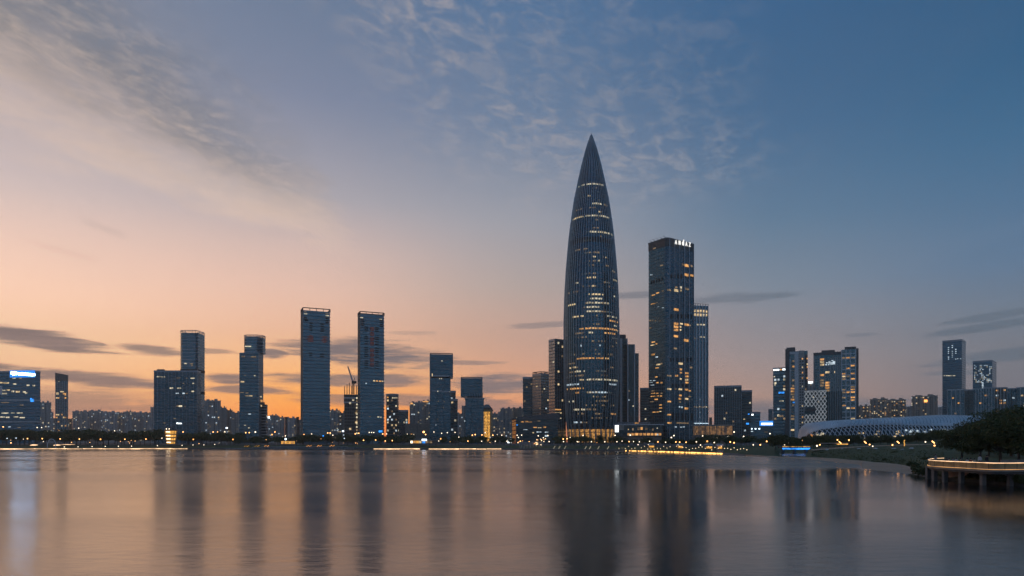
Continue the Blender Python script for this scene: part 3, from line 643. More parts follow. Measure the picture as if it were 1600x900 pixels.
slab_tower('slab tower with two red characters side by side near its top', 470.5, 473.6, 515.5, 484.5, 800, 24, glyph1(484.5, 528.5)+glyph2(507, 530),
    [(477, 496, 5, 1.8), (478, 499.5, 6, 1.8), (479, 501, 6, 1.2), (486, 505, 4.6, 1.7), (486, 508.7, 4.6, 1.7), (486, 512.2, 4.6, 1.7), (486, 516, 4.6, 1.7), (503.5, 506.5, 5.4, 1.7), (503.5, 510.2, 5.4, 1.7), (503.5, 514, 5.4, 1.7), (503.5, 517.5, 5.4, 1.7), (485.5, 552, 5, 1.6), (485.5, 555.5, 5, 1.6), (503, 553.5, 6, 1.6), (503, 557, 6, 1.6), (511, 497.5, 5, 1.6), (511, 501, 5, 1.6), (511, 504, 5, 1.6), (485.8, 640, 3, 1.4), (485.8, 645, 3, 1.4), (485.8, 650, 3, 1.4)],
    [(477.5, 490.3, 5.5, 1, 'lit_white'), (477, 487.3, 4.5, .8, 'lit_dim'), (511, 493.2, 5.5, 1.2, 'lit_white'), (510.5, 490.3, 5, .8, 'lit_dim')])
g2 = []
for cy in (514, 522, 530, 537, 547.5, 555, 562.5, 570): g2 += [(581.2, cy-2.2, 5, 1.1), (581.2, cy, 6.4, 1.1), (581.2, cy+2.2, 4.4, 1.1), (579, cy+.3, 1, 4), (583.6, cy+.3, 1, 3.4)]
sl2 = []
for y in (511, 514, 517, 526, 529.5, 533, 537, 543, 546.5, 550, 553.5, 557, 564, 567.5, 571, 575): sl2 += [(572.3, y, 5.6, 1.3), (588.8, y+1, 5.6, 1.3)]
for y in (499, 502, 505, 508): sl2 += [(566.2, y, 5, 1.3), (595.8, y+2, 5, 1.3)]
slab_tower('slab tower with red characters stacked vertically down its middle', 559.6, 563, 600, 490.5, 810, 24, g2, sl2,
    [(565, 496.3, 4.5, 1.2, 'lit_white'), (594.5, 498.8, 4.5, 1.2, 'lit_white'), (584.5, 595, 3.4, 2, 'lit_warm'), (589, 595.3, 3.4, 2, 'lit_amber'), (594, 595.6, 4, 2.2, 'lit_amber'), (597.8, 595.8, 2.4, 2, 'lit_warm'), (572, 599, 2, 2, 'lit_cool'), (578, 651, 3, 1.4, 'lit_dim'), (591, 651.5, 3, 2, 'lit_white'), (595, 652, 3, 2, 'lit_white'), (594.5, 674, 6, 3.6, 'lit_blue'), (602, 674.3, 4, 4, 'lit_blue')])
residential('grey block with scattered lights between twin slab and construction core', (516.5, 530), 641, 1150, 0, 'R', 20, 'concrete_grey', p=.2, bays=2)
residential('low dim block left of the tower under construction', (529, 541), 645, 1100, 0, 'R', 16, 'concrete_brown', p=.14, bays=2)

# tower under construction with crane
s = Bld('unfinished_tower', 'unfinished tower with bare columns and wrapped upper floors between slab towers', 'tower', (538.5, 560.5), 616, 850, 0, 'R', 20)
s.body('concrete_dark', z1=s.z1-14, name='core'); s.bands(4.0, .7, .8, 'concrete_grey', z1=s.z1-14, sep=True)
for k, zz in enumerate((618, 621.5, 625, 628.5)): z = Z(zz, 850); b = MB(); b.prism(s.inset(1.0), z-1.2, z+.6); s.bld(b, 'wrapped_floor', 'metal_light' if k % 2 else 'spandrel_blue')
b = MB(); b.prism(s.inset(-.4), s.z1-14.2, s.z1-.5); s.bld(b, 'core', 'concrete_dark')
for i in range(7):
    u = i/6; p = s.A+s.t*s.w*u; b = MB(); zt = Z([604, 601, 598, 603, 597.5, 602, 601][i], 850); b.tube([(p.x, p.y, GZ), (p.x, p.y, zt)], .5, 5); s.bld(b, 'column', 'concrete_brown')
s.lights((0,), .16, ['lit_white', 'lit_warm', 'lit_dim'], 3.6, 4, 2.4, 2.2, 1.2)
for yy in range(622, 680, 5): s.win(0, 557.5, yy, 2.4, 3, 'lit_white' if yy % 3 else 'lit_dim', 1.3)
cr = empty('tower_crane', (X(551.5, 852), 852, Z(616, 852)), 'luffing tower crane with raised pale jib on the unfinished tower', 'crane')
def q_(px, py): return Vector((X(px, 852)-cr.location.x, 0, Z(py, 852)-cr.location.z))
b = MB()
for dx, dy in ((-.8, -.8), (.8, -.8), (.8, .8), (-.8, .8)): b.tube([(dx, dy, 0), (dx, dy, q_(551.5, 598).z)], .3, 4)
b.build('mast', 'metal_dark', cr)
b = MB(); j0, j1 = q_(550.8, 597), q_(543.2, 572.5)
for d in ((0, -.9, 0), (0, .9, 0), (.9, 0, .6)): b.tube([j0+Vector(d), j1+Vector(d)*.5], .38, 4)
for k in range(14):
    a_ = j0.lerp(j1, k/14); c_ = j0.lerp(j1, (k+1)/14); b.tube([a_+Vector((0, -.9, 0)), c_+Vector((0, .9, 0))], .18, 4)
b.build('jib', 'white_panel', cr)
b = MB(); c0 = q_(553, 598); b.box(c0.x-2.5, -1.5, c0.z-1, c0.x+3, 1.5, c0.z+2); b.build('machine_deck', 'metal_dark', cr)
b = MB(); b.tube([q_(552, 597), q_(554, 591)], .35, 4); b.tube([q_(554, 591), j1], .12, 4); b.tube([q_(554, 591), q_(555.5, 598)], .2, 4); b.build('mast_frame', 'metal_light', cr)

# ================= between slab towers and the bullet tower
s = office('small glass tower with white sign on its top right of slab tower', (603.5, 621.5, 623), 618, 1050, 0, 'R', m='glass_dark', p=.25, lmats=MIXED); sign_figs(s, 0, [(613.5+2.2*k, 621.6, 1.7, 2) for k in range(4)], 'lit_white', .6); s.win(0, 606, 621, 2.4, 2.4, 'lit_amber', .5)
office('low glass annex with two bright windows below white-signed tower', (622, 638), 643, 1060, 0, 'R', 20, m='glass_dark', p=.08, lmats=COOL, roof=False)
s = residential('grey apartment block with an orange roof light before the stacked tower', (641, 660), 629, 1100, 0, 'R', 16, 'concrete_grey', p=.1, lmats=COOL, bays=3); s.win(0, 643, 630.5, 4, 2.2, 'lit_amber', 1.4, 'roof_light')
s = residential('narrow apartment block with glowing roof strip touching the stacked tower', (659, 673), 627, 1120, 0, 'R', 16, 'concrete_grey', p=.16, lmats=COOL, bays=2); s.win(0, 665, 627.5, 9, 1.6, 'lit_amber', 1.4, 'roof_light')
s = Bld('warehouse', 'plain beige windowless block behind shore trees below grey apartments', 'building', (628, 633, 672), 662, 900, 8, 'L', depth=24); s.body('concrete_beige', name='wall'); s.fins((0,), 14, .3, .25, 'concrete_brown', name='joint')
s.rbox(-.16, 0, .1, .9, GZ, Z(668, 900), 'concrete_dark', 'side_wing')

def stacked(label, up, lo, yt, yb, Y, side=None, waist=1.6):
    s = Bld('stacked_tower', label, 'tower', lo, yb, Y, 0, 'R', depth=30)
    s.z1 = Z(yb, Y); s.body('glass_deep', name='lower_block'); s.bands(4.2, .5, .1, 'spandrel_blue', sep=False)
    s.fins((0,), s.w/3, .5, .3, 'spandrel_blue', sep=True)
    t = Bld('x', None, None, up, yt, Y, 0, 'R', depth=31, root=s.root)
    zb = s.z1+waist; b = MB(); b.prism([p+Vector((0, -1)) for p in t.poly], zb, t.z1, 0, True, 1); t.bld(b, 'upper_block', ['glass_deep', 'concrete_dark'])
    b = MB(); b.prism(s.inset(-2.5), s.z1, zb); s.bld(b, 'waist', 'slot_black')
    b = MB(); z = zb+3
    while z < t.z1-2: b.prism([p+Vector((0, -1)) for p in t.inset(.1)], z, z+.5); z += 4.2
    t.bld(b, 'floor_band', 'spandrel_blue', kind='stuff')
    b = MB(); q = t.inset(-.8)
    for k in range(4): a_, c_ = q[k], q[(k+1) % 4]; b.tube([(a_.x, a_.y, t.z1+1.2), (c_.x, c_.y, t.z1+1.2)], .5, 4); b.tube([(a_.x, a_.y, t.z1-.1), (a_.x, a_.y, t.z1+1.5)], .5, 4)
    t.bld(b, 'crown_frame', 'metal_dark'); return s, t
s, t_ = stacked('tall dark tower of two stacked blocks, upper one overhanging right', (671.5, 708), (671.5, 704), 554, 591, 830)
t_.win(0, 690.5, 564, 2, 2, 'lit_white', 1.4); t_.win(0, 675.5, 586, 1.4, 5, 'lit_warm', 1.3); t_.win(0, 689, 587.6, 25, 1.2, 'metal_light', 1.4, 'ledge')
rows(s, 0, [(687, 589.6+2, 1.6, 1.6, 'lit_white'), (690, 589.6+2, 1.6, 1.6, 'lit_white'), (683, 611, 16, .9, 'metal_light'), (697, 612, 12, .9, 'metal_light'), (684, 611.3, 2, 1.6), (702.5, 612, 2, 1.8), (684.8, 627, 2, 1.4, 'lit_dim'), (694, 627.5, 1.6, 1.4, 'lit_dim'), (693, 637, 1.6, 1.4, 'lit_dim'), (684, 655, 1.4, 3, 'lit_dim'), (681, 664, 1.4, 1.8, 'lit_cool')])
s, t_ = stacked('shorter dark tower of two stacked blocks, upper one overhanging left', (720, 754), (727, 756), 591, 622, 830, waist=2.2)
b = MB()
for i in range(9): p = s.A+s.t*s.w*(.2+i*.09)+s.n*-1.2; b.tube([(p.x, p.y, s.z1), (p.x+.6, p.y, s.z1+6)], .3, 4)
s.bld(b, 'brace', 'metal_mid'); b = MB(); b.prism(s.inset(.9), s.z1-.4, s.z1+.4); s.bld(b, 'ledge', 'metal_light')
s = office('slim dark glass tower half hidden behind the tall stacked tower', (700, 712), 613, 1000, 0, 'R', 20, m='glass_dark', p=.03); 
s = office('dark glass block with lit windows right of the tall stacked tower', (703, 715), 626, 960, 0, 'R', 20, m='glass_dark', p=.16, lmats=MIXED)
residential('low pale apartment block between the two stacked towers', (713, 727), 646, 1250, 0, 'R', 16, 'concrete_grey', p=.06, bays=2)
residential('grey tower edge showing left of the shorter stacked tower', (722.5, 730), 634, 1150, 0, 'R', 16, 'concrete_grey', p=.03, bays=1, crown=False)
s = Bld('pagoda_block', 'golden floodlit block with a dark hipped roof beside stacked tower', 'building', (753, 767, 769.5), 639, 980, 0, 'R')
s.body('gold_panel', name='wall'); 
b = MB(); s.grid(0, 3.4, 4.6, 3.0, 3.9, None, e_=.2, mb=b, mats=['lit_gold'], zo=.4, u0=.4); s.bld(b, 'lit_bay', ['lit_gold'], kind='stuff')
b = MB(); s.grid(0, 3.4, 4.6, 1.0, 1.6, 'concrete_brown', e_=.5, mb=b, zo=1.6, u0=.4); s.bld(b, 'window', 'concrete_brown', kind='stuff')
P = s.inset(1); c = (P[0]+P[2])/2; b = MB(); z = s.z1
b.v = [(p.x, p.y, z) for p in P]+[(p.x, p.y, z+2) for p in P]+[((p.x+c.x*2)/3, (p.y+c.y*2)/3, z+8) for p in P]
for k in range(4): j = (k+1) % 4; b.f += [(k, j, 4+j, 4+k), (4+k, 4+j, 8+j, 8+k)]
b.f += [(8, 9, 10, 11), (3, 2, 1, 0)]; b.mi = [0]*len(b.f); s.bld(b, 'roof', 'concrete_dark')
residential('dim apartment tower right of the golden block', (770, 783), 646, 1200, 0, 'R', 16, 'concrete_grey', p=.12, bays=2)
residential('wide grey apartment block with a column of warm windows', (782, 800), 638.5, 1150, 0, 'R', 18, 'concrete_grey', p=.18, lmats=MIXED, bays=3)
residential('grey apartment block left of the twin warm office towers', (799, 818), 638, 1170, 0, 'R', 18, 'concrete_beige', p=.1, lmats=MIXED, bays=3)
office('dark glass tower on the left of the warm gridded tower', (817, 833), 591.5, 1000, 0, 'R', 24, m='glass_dark', p=.14, lmats=MIXED)
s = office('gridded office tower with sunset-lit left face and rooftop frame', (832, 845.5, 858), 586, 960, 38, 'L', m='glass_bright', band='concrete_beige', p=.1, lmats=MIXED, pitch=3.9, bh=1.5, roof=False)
s.fins((0, 3), 3.4, .7, .25, 'concrete_brown'); open_crown(s, s.inset(-.3), s.z1+2, 3, 'metal_dark', 8)
# low glass mall
s = Bld('mall', 'low glass mall with slanted roof line left of the bullet tower', 'mall', (800, 806, 872), 655, 780, 6, 'L', depth=40); s.body('glass_dark', name='wall'); s.bands(5, .8, .3, 'metal_dark', sep=True)
b = MB(); p = s.inset(2); b.hexa([(p[0].x, p[0].y, s.z1), (p[1].x, p[1].y, s.z1), (p[2].x, p[2].y, s.z1), (p[3].x, p[3].y, s.z1), (p[0].x, p[0].y, s.z1+1.5), (p[1].x, p[1].y, s.z1+8), (p[2].x, p[2].y, s.z1+8), (p[3].x, p[3].y, s.z1+1.5)]); s.bld(b, 'roof', 'concrete_dark')
rows(s, 0, [(804, 660, 3, 2.6, 'lit_amber'), (813+3, 659, 5, 2, 'lit_amber'), (823, 658.7, 6, 2, 'lit_amber'), (829, 659, 5, 2, 'lit_amber'), (842, 658, 5, 1.6, 'lit_dim'), (836, 667.8, 6, 1.8, 'lit_amber'), (843, 668.3, 6, 1.6, 'lit_warm'), (851, 667.5, 5, 2.4, 'lit_amber'), (821, 671.5, 7, 1.4, 'lit_cool'), (808, 664, 2, 2, 'lit_blue'), (851, 648.8, 8, 1.6, 'lit_white'), (842, 675, 8, 1.4, 'lit_cool'), (854, 675.3, 6, 2, 'lit_cool'), (854, 681, 6, 3, 'lit_cool'), (833, 676, 3, 2, 'lit_warm')])
lb = empty('light_box', (X(796, 640), 640, 3.2), 'small bright white light box sign by the shore', 'sign'); b = MB(); b.box(-1.8, -.3, 1.5, 1.8, .3, 5.2); b.build('panel', 'sign_white', lb); b = MB(); b.box(-1.4, -.2, 0, -1, .2, 1.5); b.box(1, -.2, 0, 1.4, .2, 1.5); b.build('post', 'metal_dark', lb)
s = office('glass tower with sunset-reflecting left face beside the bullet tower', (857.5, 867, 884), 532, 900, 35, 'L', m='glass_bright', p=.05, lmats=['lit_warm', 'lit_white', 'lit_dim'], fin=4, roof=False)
rows(s, 0, [(871.5, 640, 11, 1.8, 'lit_amber'), (872, 645, 12, 2, 'lit_warm'), (870, 653, 2, 1.5), (876, 653.5, 2, 1.5)])
# ================= the bullet-shaped tower
CY = 900.0; CXc = X(924, CY)
PROF = [(209, 0), (213, 1.8), (220, 4.7), (229, 8), (243, 12.3), (258, 16.3), (278, 21), (301, 26), (330, 30.7), (359, 34.4), (388, 37.1), (420, 39.6), (450, 41.3), (490, 42.4), (540, 42.6), (580, 42.2), (620, 41), (650, 39.2), (672, 37.2), (684, 36)]
HTAB = sorted((Z(y, CY-hw/F*CY), hw/F*CY) for y, hw in PROF)
def rad(z): return lerp_table(HTAB, z)
ZB, ZT = 3.6, HTAB[-1][0]
tw = empty('bullet_tower', (CXc, CY, ZB), 'tall pointed bullet-shaped glass tower with vertical ribs and lit floor bands', 'tower')
def ringpts(z, r, n=84): return [(r*math.cos(2*math.pi*k/n), r*math.sin(2*math.pi*k/n), z-ZB) for k in range(n)]
b = MB(); zs = [ZB+(ZT-ZB)*k/90 for k in range(90)]+[ZT-.3]
b.lathe((0, 0, 0), [(max(.05, rad(z)-.35), z-ZB) for z in zs], 84); b.build('glass_skin', 'glass_tower', tw, smooth=True)
FL = 5.4
z = ZB+14; fl = []
while z < Z(262, CY): fl.append(z); z += FL
for z in fl:      # spandrel at each storey
    b = MB(); r = rad(z); b.lathe((0, 0, 0), [(r-.5, z-ZB), (r-.05, z-ZB), (rad(z+.8)-.05, z+.8-ZB), (r-.5, z+.8-ZB)], 84); b.build('floor_band', 'spandrel_dark', tw)
for zy in (385, 388): # plant storeys
    z = Z(zy, CY); b = MB(); b.lathe((0, 0, 0), [(rad(z)-.4, z-ZB), (rad(z)+.02, z-ZB), (rad(z+4)+.02, z+4-ZB), (rad(z+4)-.4, z+4-ZB)], 84); b.build('plant_storey', 'slot_black', tw)
NR = 56
zlo, zhi = Z(636, CY), Z(292, CY); zap = Z(240, CY)
for k in range(NR):   # each rib: base leans to its pair, runs straight up, closes with its neighbour near the tip
    w = 2*math.pi*k/NR; half = math.pi/NR
    lo = w+(half*.92 if k % 2 == 0 else -half*.92); hi = w+(half*.92 if k % 2 else -half*.92)
    pts = []
    for j in range(5): f = j/4; z = ZB+(zlo-ZB)*f; pts.append((lo+(w-lo)*f, z))
    for j in range(1, 19): pts.append((w, zlo+(zhi-zlo)*j/18))
    for j in range(1, 6): f = j/5; pts.append((w+(hi-w)*f, zhi+(zap-zhi)*f))
    top = ZT-2-(10 if k % 4 < 2 else 0)
    for j in range(1, 7): pts.append((hi, zap+(top-zap)*j/6))
    P3 = [((rad(z)+.35)*math.cos(a), (rad(z)+.35)*math.sin(a), z-ZB) for a, z in pts]
    b = MB(); b.tube(P3, [.52 if z < Z(300, CY) else .42 for a, z in pts], 4); b.build('rib', 'rib_steel', tw)
b = MB(); b.lathe((0, 0, 0), [(1.2, ZT-4-ZB), (.5, ZT-1-ZB), (.05, ZT+2-ZB)], 8); b.build('tip', 'metal_mid', tw)
NC = 112
def arc(py, x0, x1, m, keep=.86, hh=2.3):
    z = Z(py, CY-38); z = min(fl, key=lambda q: abs(q+2.6-z))+1.3; r = rad(z); hw = r/CY*F
    def th(x): return math.asin(max(-.97, min(.97, (x-924)/hw)))
    a0, a1 = th(x0), th(x1); dw = 2*math.pi/NC; b = MB(); k = math.ceil(a0/dw); rr = random.Random(int(py*13+x0))
    while k*dw <= max(a1, a0+dw):
        if rr.random() < keep:
            for aa, hm in ((k*dw-math.pi/2, rr.uniform(.75, 1)),):
                p = aa+dw*.06; q = aa+dw*.94; r0 = rad(z)+.03; r1 = rad(z+hh*hm)+.03
                b.quad((r0*math.cos(p), r0*math.sin(p), z-ZB), (r0*math.cos(q), r0*math.sin(q), z-ZB), (r1*math.cos(q), r1*math.sin(q), z+hh*hm-ZB), (r1*math.cos(p), r1*math.sin(p), z+hh*hm-ZB))
        k += 1
    if b.f: b.build('lit_window', m, tw)
A_, W_, H_, C_, D_ = 'lit_amber', 'lit_warm', 'lit_white', 'lit_cool', 'lit_dim'
for a in [(276, 903, 942, H_, .8), (301, 915, 919, W_), (312, 921, 936, H_), (313, 938, 944, D_), (330, 894, 908, W_, .95), (330, 910, 948, H_, .9), (356, 918, 955, H_, .98), (356, 928, 944, W_), (393, 915, 932, D_, .9), (407, 929, 930, H_), (412, 940, 945, D_), (420, 951, 956, H_), (422, 921, 925, D_),
          (434, 912, 924, W_), (437, 896, 902, H_), (457, 913, 931, W_, .95), (458, 953, 957, H_), (463, 917, 935, H_), (469, 912, 946, H_, .9), (473, 886, 895, W_), (475, 932, 946, D_), (481, 912, 930, H_), (486, 912, 932, H_, .95), (493, 892, 907, W_), (493, 939, 961, H_), (499, 946, 963, A_), (504, 921, 931, D_), (506, 954, 961, H_),
          (515, 900, 962, A_, .95), (515, 916, 930, W_, .7), (522, 894, 907, D_), (522, 912, 925, H_, .6), (522, 936, 958, A_), (540, 902, 904, C_), (540, 929, 931, C_), (541, 949, 953, D_), (558, 897, 945, A_, .97), (564, 886, 896, D_), (571, 887, 896, W_, .7), (576, 893, 908, H_), (576, 926, 935, D_), (587, 896, 907, D_), (587, 932, 945, D_),
          (592, 911, 962, H_, .85), (599, 884, 901, C_), (599, 945, 962, C_), (605, 884, 909, A_), (610, 911, 943, C_, .8), (615, 895, 901, A_), (615, 911, 927, W_), (623, 884, 895, H_, .6), (623, 930, 945, D_, .5), (639, 890, 910, H_, .8), (639, 912, 925, D_), (646, 949, 959, A_), (662, 894, 904, C_), (655, 915, 950, D_, .35), (648, 896, 935, D_, .35), (631, 900, 955, D_, .3), (549, 890, 955, D_, .2), (530, 890, 960, D_, .22), (445, 890, 955, D_, .18), (400, 895, 950, D_, .15)]:
    arc(*a)
ra = random.Random(77)
for z_ in fl[2:-6]:
    for _ in range(2):
        if ra.random() < .62:
            c_ = ra.uniform(-.9, .9)*rad(z_)/CY*F; wd = ra.uniform(2, 16); arc(HZ-(z_+2.6-CH)*F/(CY-38), 924+c_-wd/2, 924+c_+wd/2, ra.choice(['lit_dim', 'lit_dim', 'lit_faint', 'lit_faint', 'lit_warm']), ra.uniform(.3, .8), 2.0)
lo_ = MB(); lo_.lathe((0, 0, 0), [(rad(z_)-.12, z_-ZB) for z_ in (5, 10, 15, 21.8)], 84); lo_.build('lit_lobby', 'lit_lobby', tw)
mul = MB()
for k in range(28):
    a = 2*math.pi*(k+.5)/28; r = rad(12)+.05; mul.tube([(r*math.cos(a), r*math.sin(a), 0), (r*math.cos(a), r*math.sin(a), 18)], .5, 4)
mul.build('lobby_column', 'metal_dark', tw, None)
b = MB(); r = rad(23)+.15; b.lathe((0, 0, 0), [(r-.8, 18.2), (r, 18.2), (r, 21), (r-.8, 21)], 84); b.build('canopy_ring', 'metal_dark', tw)

# ================= right of it
s = Bld('finned_tower', 'dark tower with pale vertical piers just right of the bullet tower', 'tower', (950, 980.5), 529, 960, 8, 'R', depth=30); s.body('glass_dark'); s.fins((0,), 9, 3.0, .8, 'white_panel', sep=True); s.bands(4.2, .6, .1, 'spandrel_blue'); s.rbox(.5, .95, .1, .8, s.z1, s.z1+6, 'concrete_dark')
s2 = Bld('x', None, None, (980, 992), 538, 955, 8, 'R', depth=28, root=s.root); s2.body('glass_dark', name='middle_block'); s2.fins((0,), 9, 3.0, .8, 'white_panel', sep=True); s2.lights((0,), .07, MIXED, 3, 4.2, 1.6, 1.6)
s3 = Bld('x', None, None, (991.5, 998), 552, 960, 8, 'R', depth=26, root=s.root); s3.body('glass_dark', name='end_block'); s3.bands(4.2, .6, .1, 'spandrel_blue'); s3.lights((0,), .06, MIXED, 3, 4.2, 1.6, 1.6)
office('small dark tower in the gap left of the hotel tower with letters', (1000, 1014), 608, 1150, 0, 'R', 20, m='glass_dark', p=.04)
s = Bld('podium', 'low dark glass podium with warm ground floor between two tall towers', 'podium', (960, 1036), 664, 760, 0, 'R', depth=40); s.body('glass_dark', name='wall', z0=GZ+8); b = MB(); b.prism(s.inset(-1.5), GZ, GZ+8); s.bld(b, 'ground_floor', 'concrete_brown'); b = MB(); b.prism(s.inset(1.2), s.z1, s.z1+1.2); s.bld(b, 'roof_edge', 'metal_light')
rows(s, 0, [(970, 668, 10, 8, 'concrete_beige'), (998, 670, 4, 5, 'lit_dim'), (1002.5, 669.5, 4, 5, 'lit_amber'), (989, 671, 3, 4, 'lit_dim'), (1010, 670, 4, 4, 'lit_dim'), (1020, 671, 3, 4, 'lit_dim'), (982, 671, 2, 2, 'lit_warm'), (1027, 669, 1.6, 1.6, 'lit_white')])
s.fins((0,), 5.5, .3, .4, 'metal_dark', z0=GZ+8)
for x in range(983, 1034, 6): s.win(0, x, 678.5, 4.6, 3.6, 'lit_amber' if x % 4 else 'lit_dim', -.9 if False else .2, 'shop_front')
s.win(0, 984.5, 679.5, 3.5, 2.6, 'lit_white', .7); s.win(0, 1027.5, 679, 3, 3, 'lit_cool', .7)
s = Bld('upper_podium', 'dark terrace block stepping up behind the low glass podium', 'podium', (965, 1016), 659, 800, 0, 'R', depth=30); s.body('concrete_dark', name='wall'); s.win(0, 995, 661, 7, 1.6, 'lit_amber', .3); s.bands(4, .5, .2, 'metal_mid')
sc_ = empty('video_screen', (X(963.8, 745), 745, GZ), 'tall bright white video screen at the foot of the bullet tower', 'screen'); b = MB(); zz0, zz1 = Z(675, 745)-GZ, Z(664.5, 745)-GZ; b.box(-1.9, -.4, zz0, 1.9, .2, zz1); b.build('panel', 'sign_white', sc_); b = MB(); b.box(-2.2, .2, 0, 2.2, .8, zz1+.4); b.build('frame', 'metal_dark', sc_)

# hotel tower with letters on top
s = Bld('hotel_tower', 'tall dark hotel tower with white letters at its top', 'tower', (1013.5, 1042.5, 1084), 371, 800, 35, 'L')
# rounded near corner
A, t, n = s.A, s.t, s.n; rc = 4.0; pl = []
for k in range(6):
    a = math.pi*1.5*1+0; f = k/5*math.pi/2
    c = A+t*rc+n*rc; pl.append(c-n*(rc*math.sin(f))-t*(rc*math.cos(f)))
pl = pl+[A+t*s.w, A+t*s.w+n*s.d, A+n*s.d]
b = MB(); b.prism(pl, GZ, s.z1, 0, True, 1); s.bld(b, 'body', ['glass_deep', 'concrete_dark'])
s.fins((0, 3), 2.7, .35, .30, 'spandrel_blue', u0=rc+.2, sep=False)
for e in (0,): s.fins((e,), s.w/5, .9, .55, 'metal_mid', u0=rc, sep=True)
ring_bands(s, pl, GZ+8, s.z1-10, 4.2, .7, .12, 'spandrel_blue')
b = MB(); b.prism(grow(pl, .35), s.z1-9.5, s.z1-1.2); s.bld(b, 'crown_band', 'metal_dark'); b = MB(); b.prism(grow(pl, .7), s.z1-1.2, s.z1+.4); s.bld(b, 'cornice', 'concrete_dark')
b = MB(); q = A+t*4+n*10
for i in range(5): p = A+n*(6+i*5.5)+t*3; b.tube([(p.x, p.y, s.z1), (p.x, p.y, s.z1+2.5)], .35, 4); b.tube([(p.x, p.y, s.z1+2.3), (p.x-2.5, p.y, s.z1+4)], .25, 4)
s.bld(b, 'roof_crane', 'metal_dark')
def zi(x0, y0, sc, zoom):   # reading of window positions off an enlarged crop
    return [(x0+a/sc, y0+b_/sc, c/sc, d/sc, m) for a, b_, c, d, m in zoom]
right = zi(1000, 360, 5.29, [(382,290,40,16,A_),(352,282,12,16,D_),(425,295,15,15,D_),(383,368,40,16,A_),(427,373,24,14,A_),(298,497,35,18,W_),(296,470,22,10,D_),(335,497,15,14,W_),(337,472,14,16,H_),(380,482,16,18,D_),(396,488,10,14,D_),(236,492,40,10,D_),(298,655,40,16,A_),(297,772,38,16,A_),(297,797,38,16,A_),(297,823,38,16,A_),(340,772,24,11,W_),(383,780,40,14,A_),(410,785,16,10,D_),(332,797,14,14,W_),(332,823,14,14,W_),(295,875,35,16,A_)]) + \
        zi(1000, 520, 5.29, [(297,28,35,16,A_),(380,63,38,20,A_),(290,130,28,13,D_),(335,255,35,16,W_),(420,287,18,16,D_),(335,303,20,16,A_),(335,330,20,12,A_),(385,335,28,14,A_),(385,360,28,14,A_),(385,388,28,16,W_),(385,412,28,14,A_),(300,355,25,14,A_),(333,382,16,13,W_),(292,465,20,13,D_),(332,467,28,14,W_),(383,470,30,14,A_),(410,480,18,10,A_),(332,518,20,16,A_),(328,545,18,18,A_),(328,572,16,13,D_),(383,547,30,16,W_),(410,527,18,10,D_),(380,625,34,18,A_),(345,615,12,16,C_),(325,612,10,12,C_),(350,746,110,10,D_),(292,778,18,9,C_),(335,780,16,10,C_),(360,778,14,10,C_),(240,355,36,11,D_),(240,568,30,13,A_),(240,677,30,13,A_),(242,745,36,14,A_),(240,465,34,14,W_)])
left = zi(1000, 360, 5.29, [(122,148,25,20,D_),(180,290,25,18,D_),(112,535,28,18,A_),(147,517,25,16,A_),(190,500,15,10,D_),(110,607,38,16,A_),(140,597,12,12,D_),(90,368,9,7,C_),(100,368,9,7,C_),(85,745,9,14,D_),(105,745,9,12,D_),(130,748,9,10,D_),(165,748,18,9,D_),(88,805,16,16,D_),(150,632,16,6,C_),(190,640,16,6,C_)]) + \
       zi(1000, 520, 5.29, [(112,77,30,16,A_),(105,102,36,14,W_),(137,92,14,12,A_),(110,180,28,20,A_),(153,262,35,18,W_),(178,255,16,16,D_),(142,290,28,12,A_),(135,365,20,12,A_),(90,410,30,7,C_),(145,412,18,13,A_),(178,412,16,16,A_),(105,432,30,9,C_),(140,200,20,12,C_),(110,480,35,10,D_),(110,500,35,10,A_),(108,525,40,10,A_),(145,500,16,10,A_),(148,522,16,12,A_),(175,522,16,13,A_),(135,550,28,14,A_),(172,597,22,12,A_),(172,622,25,12,A_),(130,655,56,11,A_),(180,500,14,10,D_),(100,570,30,8,D_),(90,395,16,7,C_),(120,395,20,7,C_),(170,650,16,8,W_)])
for it in right: s.win(0, *it, out=.62)
for it in left: s.win(3, *it, out=.62)
for yz, y0, hh, xs_ in ((380, 360, 28, range(258, 440, 28)), (711, 360, 32, range(258, 440, 28)), (222, 520, 30, range(252, 430, 28)), (437, 520, 26, range(270, 430, 28)), (695, 520, 58, range(272, 430, 26))):
    for x in xs_: s.win(0, 1000+x/5.29, y0+yz/5.29, 2.2, hh/5.29, 'slot_black', .5, 'vent_slot')
for x in range(95, 205, 22): s.win(3, 1000+x/5.29, 360+(430-(x-95)*.3)/5.29, 2, 5.5, 'slot_black', .5, 'vent_slot')
# letters
P, te, ne, L = s.edge(0)
def letter(ch, px, py, hpx, e=0):
    cu = bpy.data.curves.new('letter', 'FONT'); cu.body = ch; cu.size = 1; cu.extrude = .05; cu.align_x = 'CENTER'; cu.offset = .012
    o = bpy.data.objects.new('letter', cu); COL.objects.link(o); dg = bpy.context.evaluated_depsgraph_get()
    me = bpy.data.meshes.new_from_object(o.evaluated_get(dg)); bpy.data.objects.remove(o); me.materials.clear(); me.materials.append(MATS['letter_white'])
    u = along(P, te, px); q = P+te*u+ne*1.1; h = hpx/F*q.y/.69
    ob = bpy.data.objects.new('letter', me); COL.objects.link(ob); ob.parent = s.root
    ob.location = (q.x-s.off[0], q.y-s.off[1], Z(py, q.y)-s.off[2]); ob.scale = (h*.66, h, h)
    ob.rotation_euler = Matrix(((te.x, 0, ne.x), (te.y, 0, ne.y), (0, 1, 0))).to_euler(); return ob
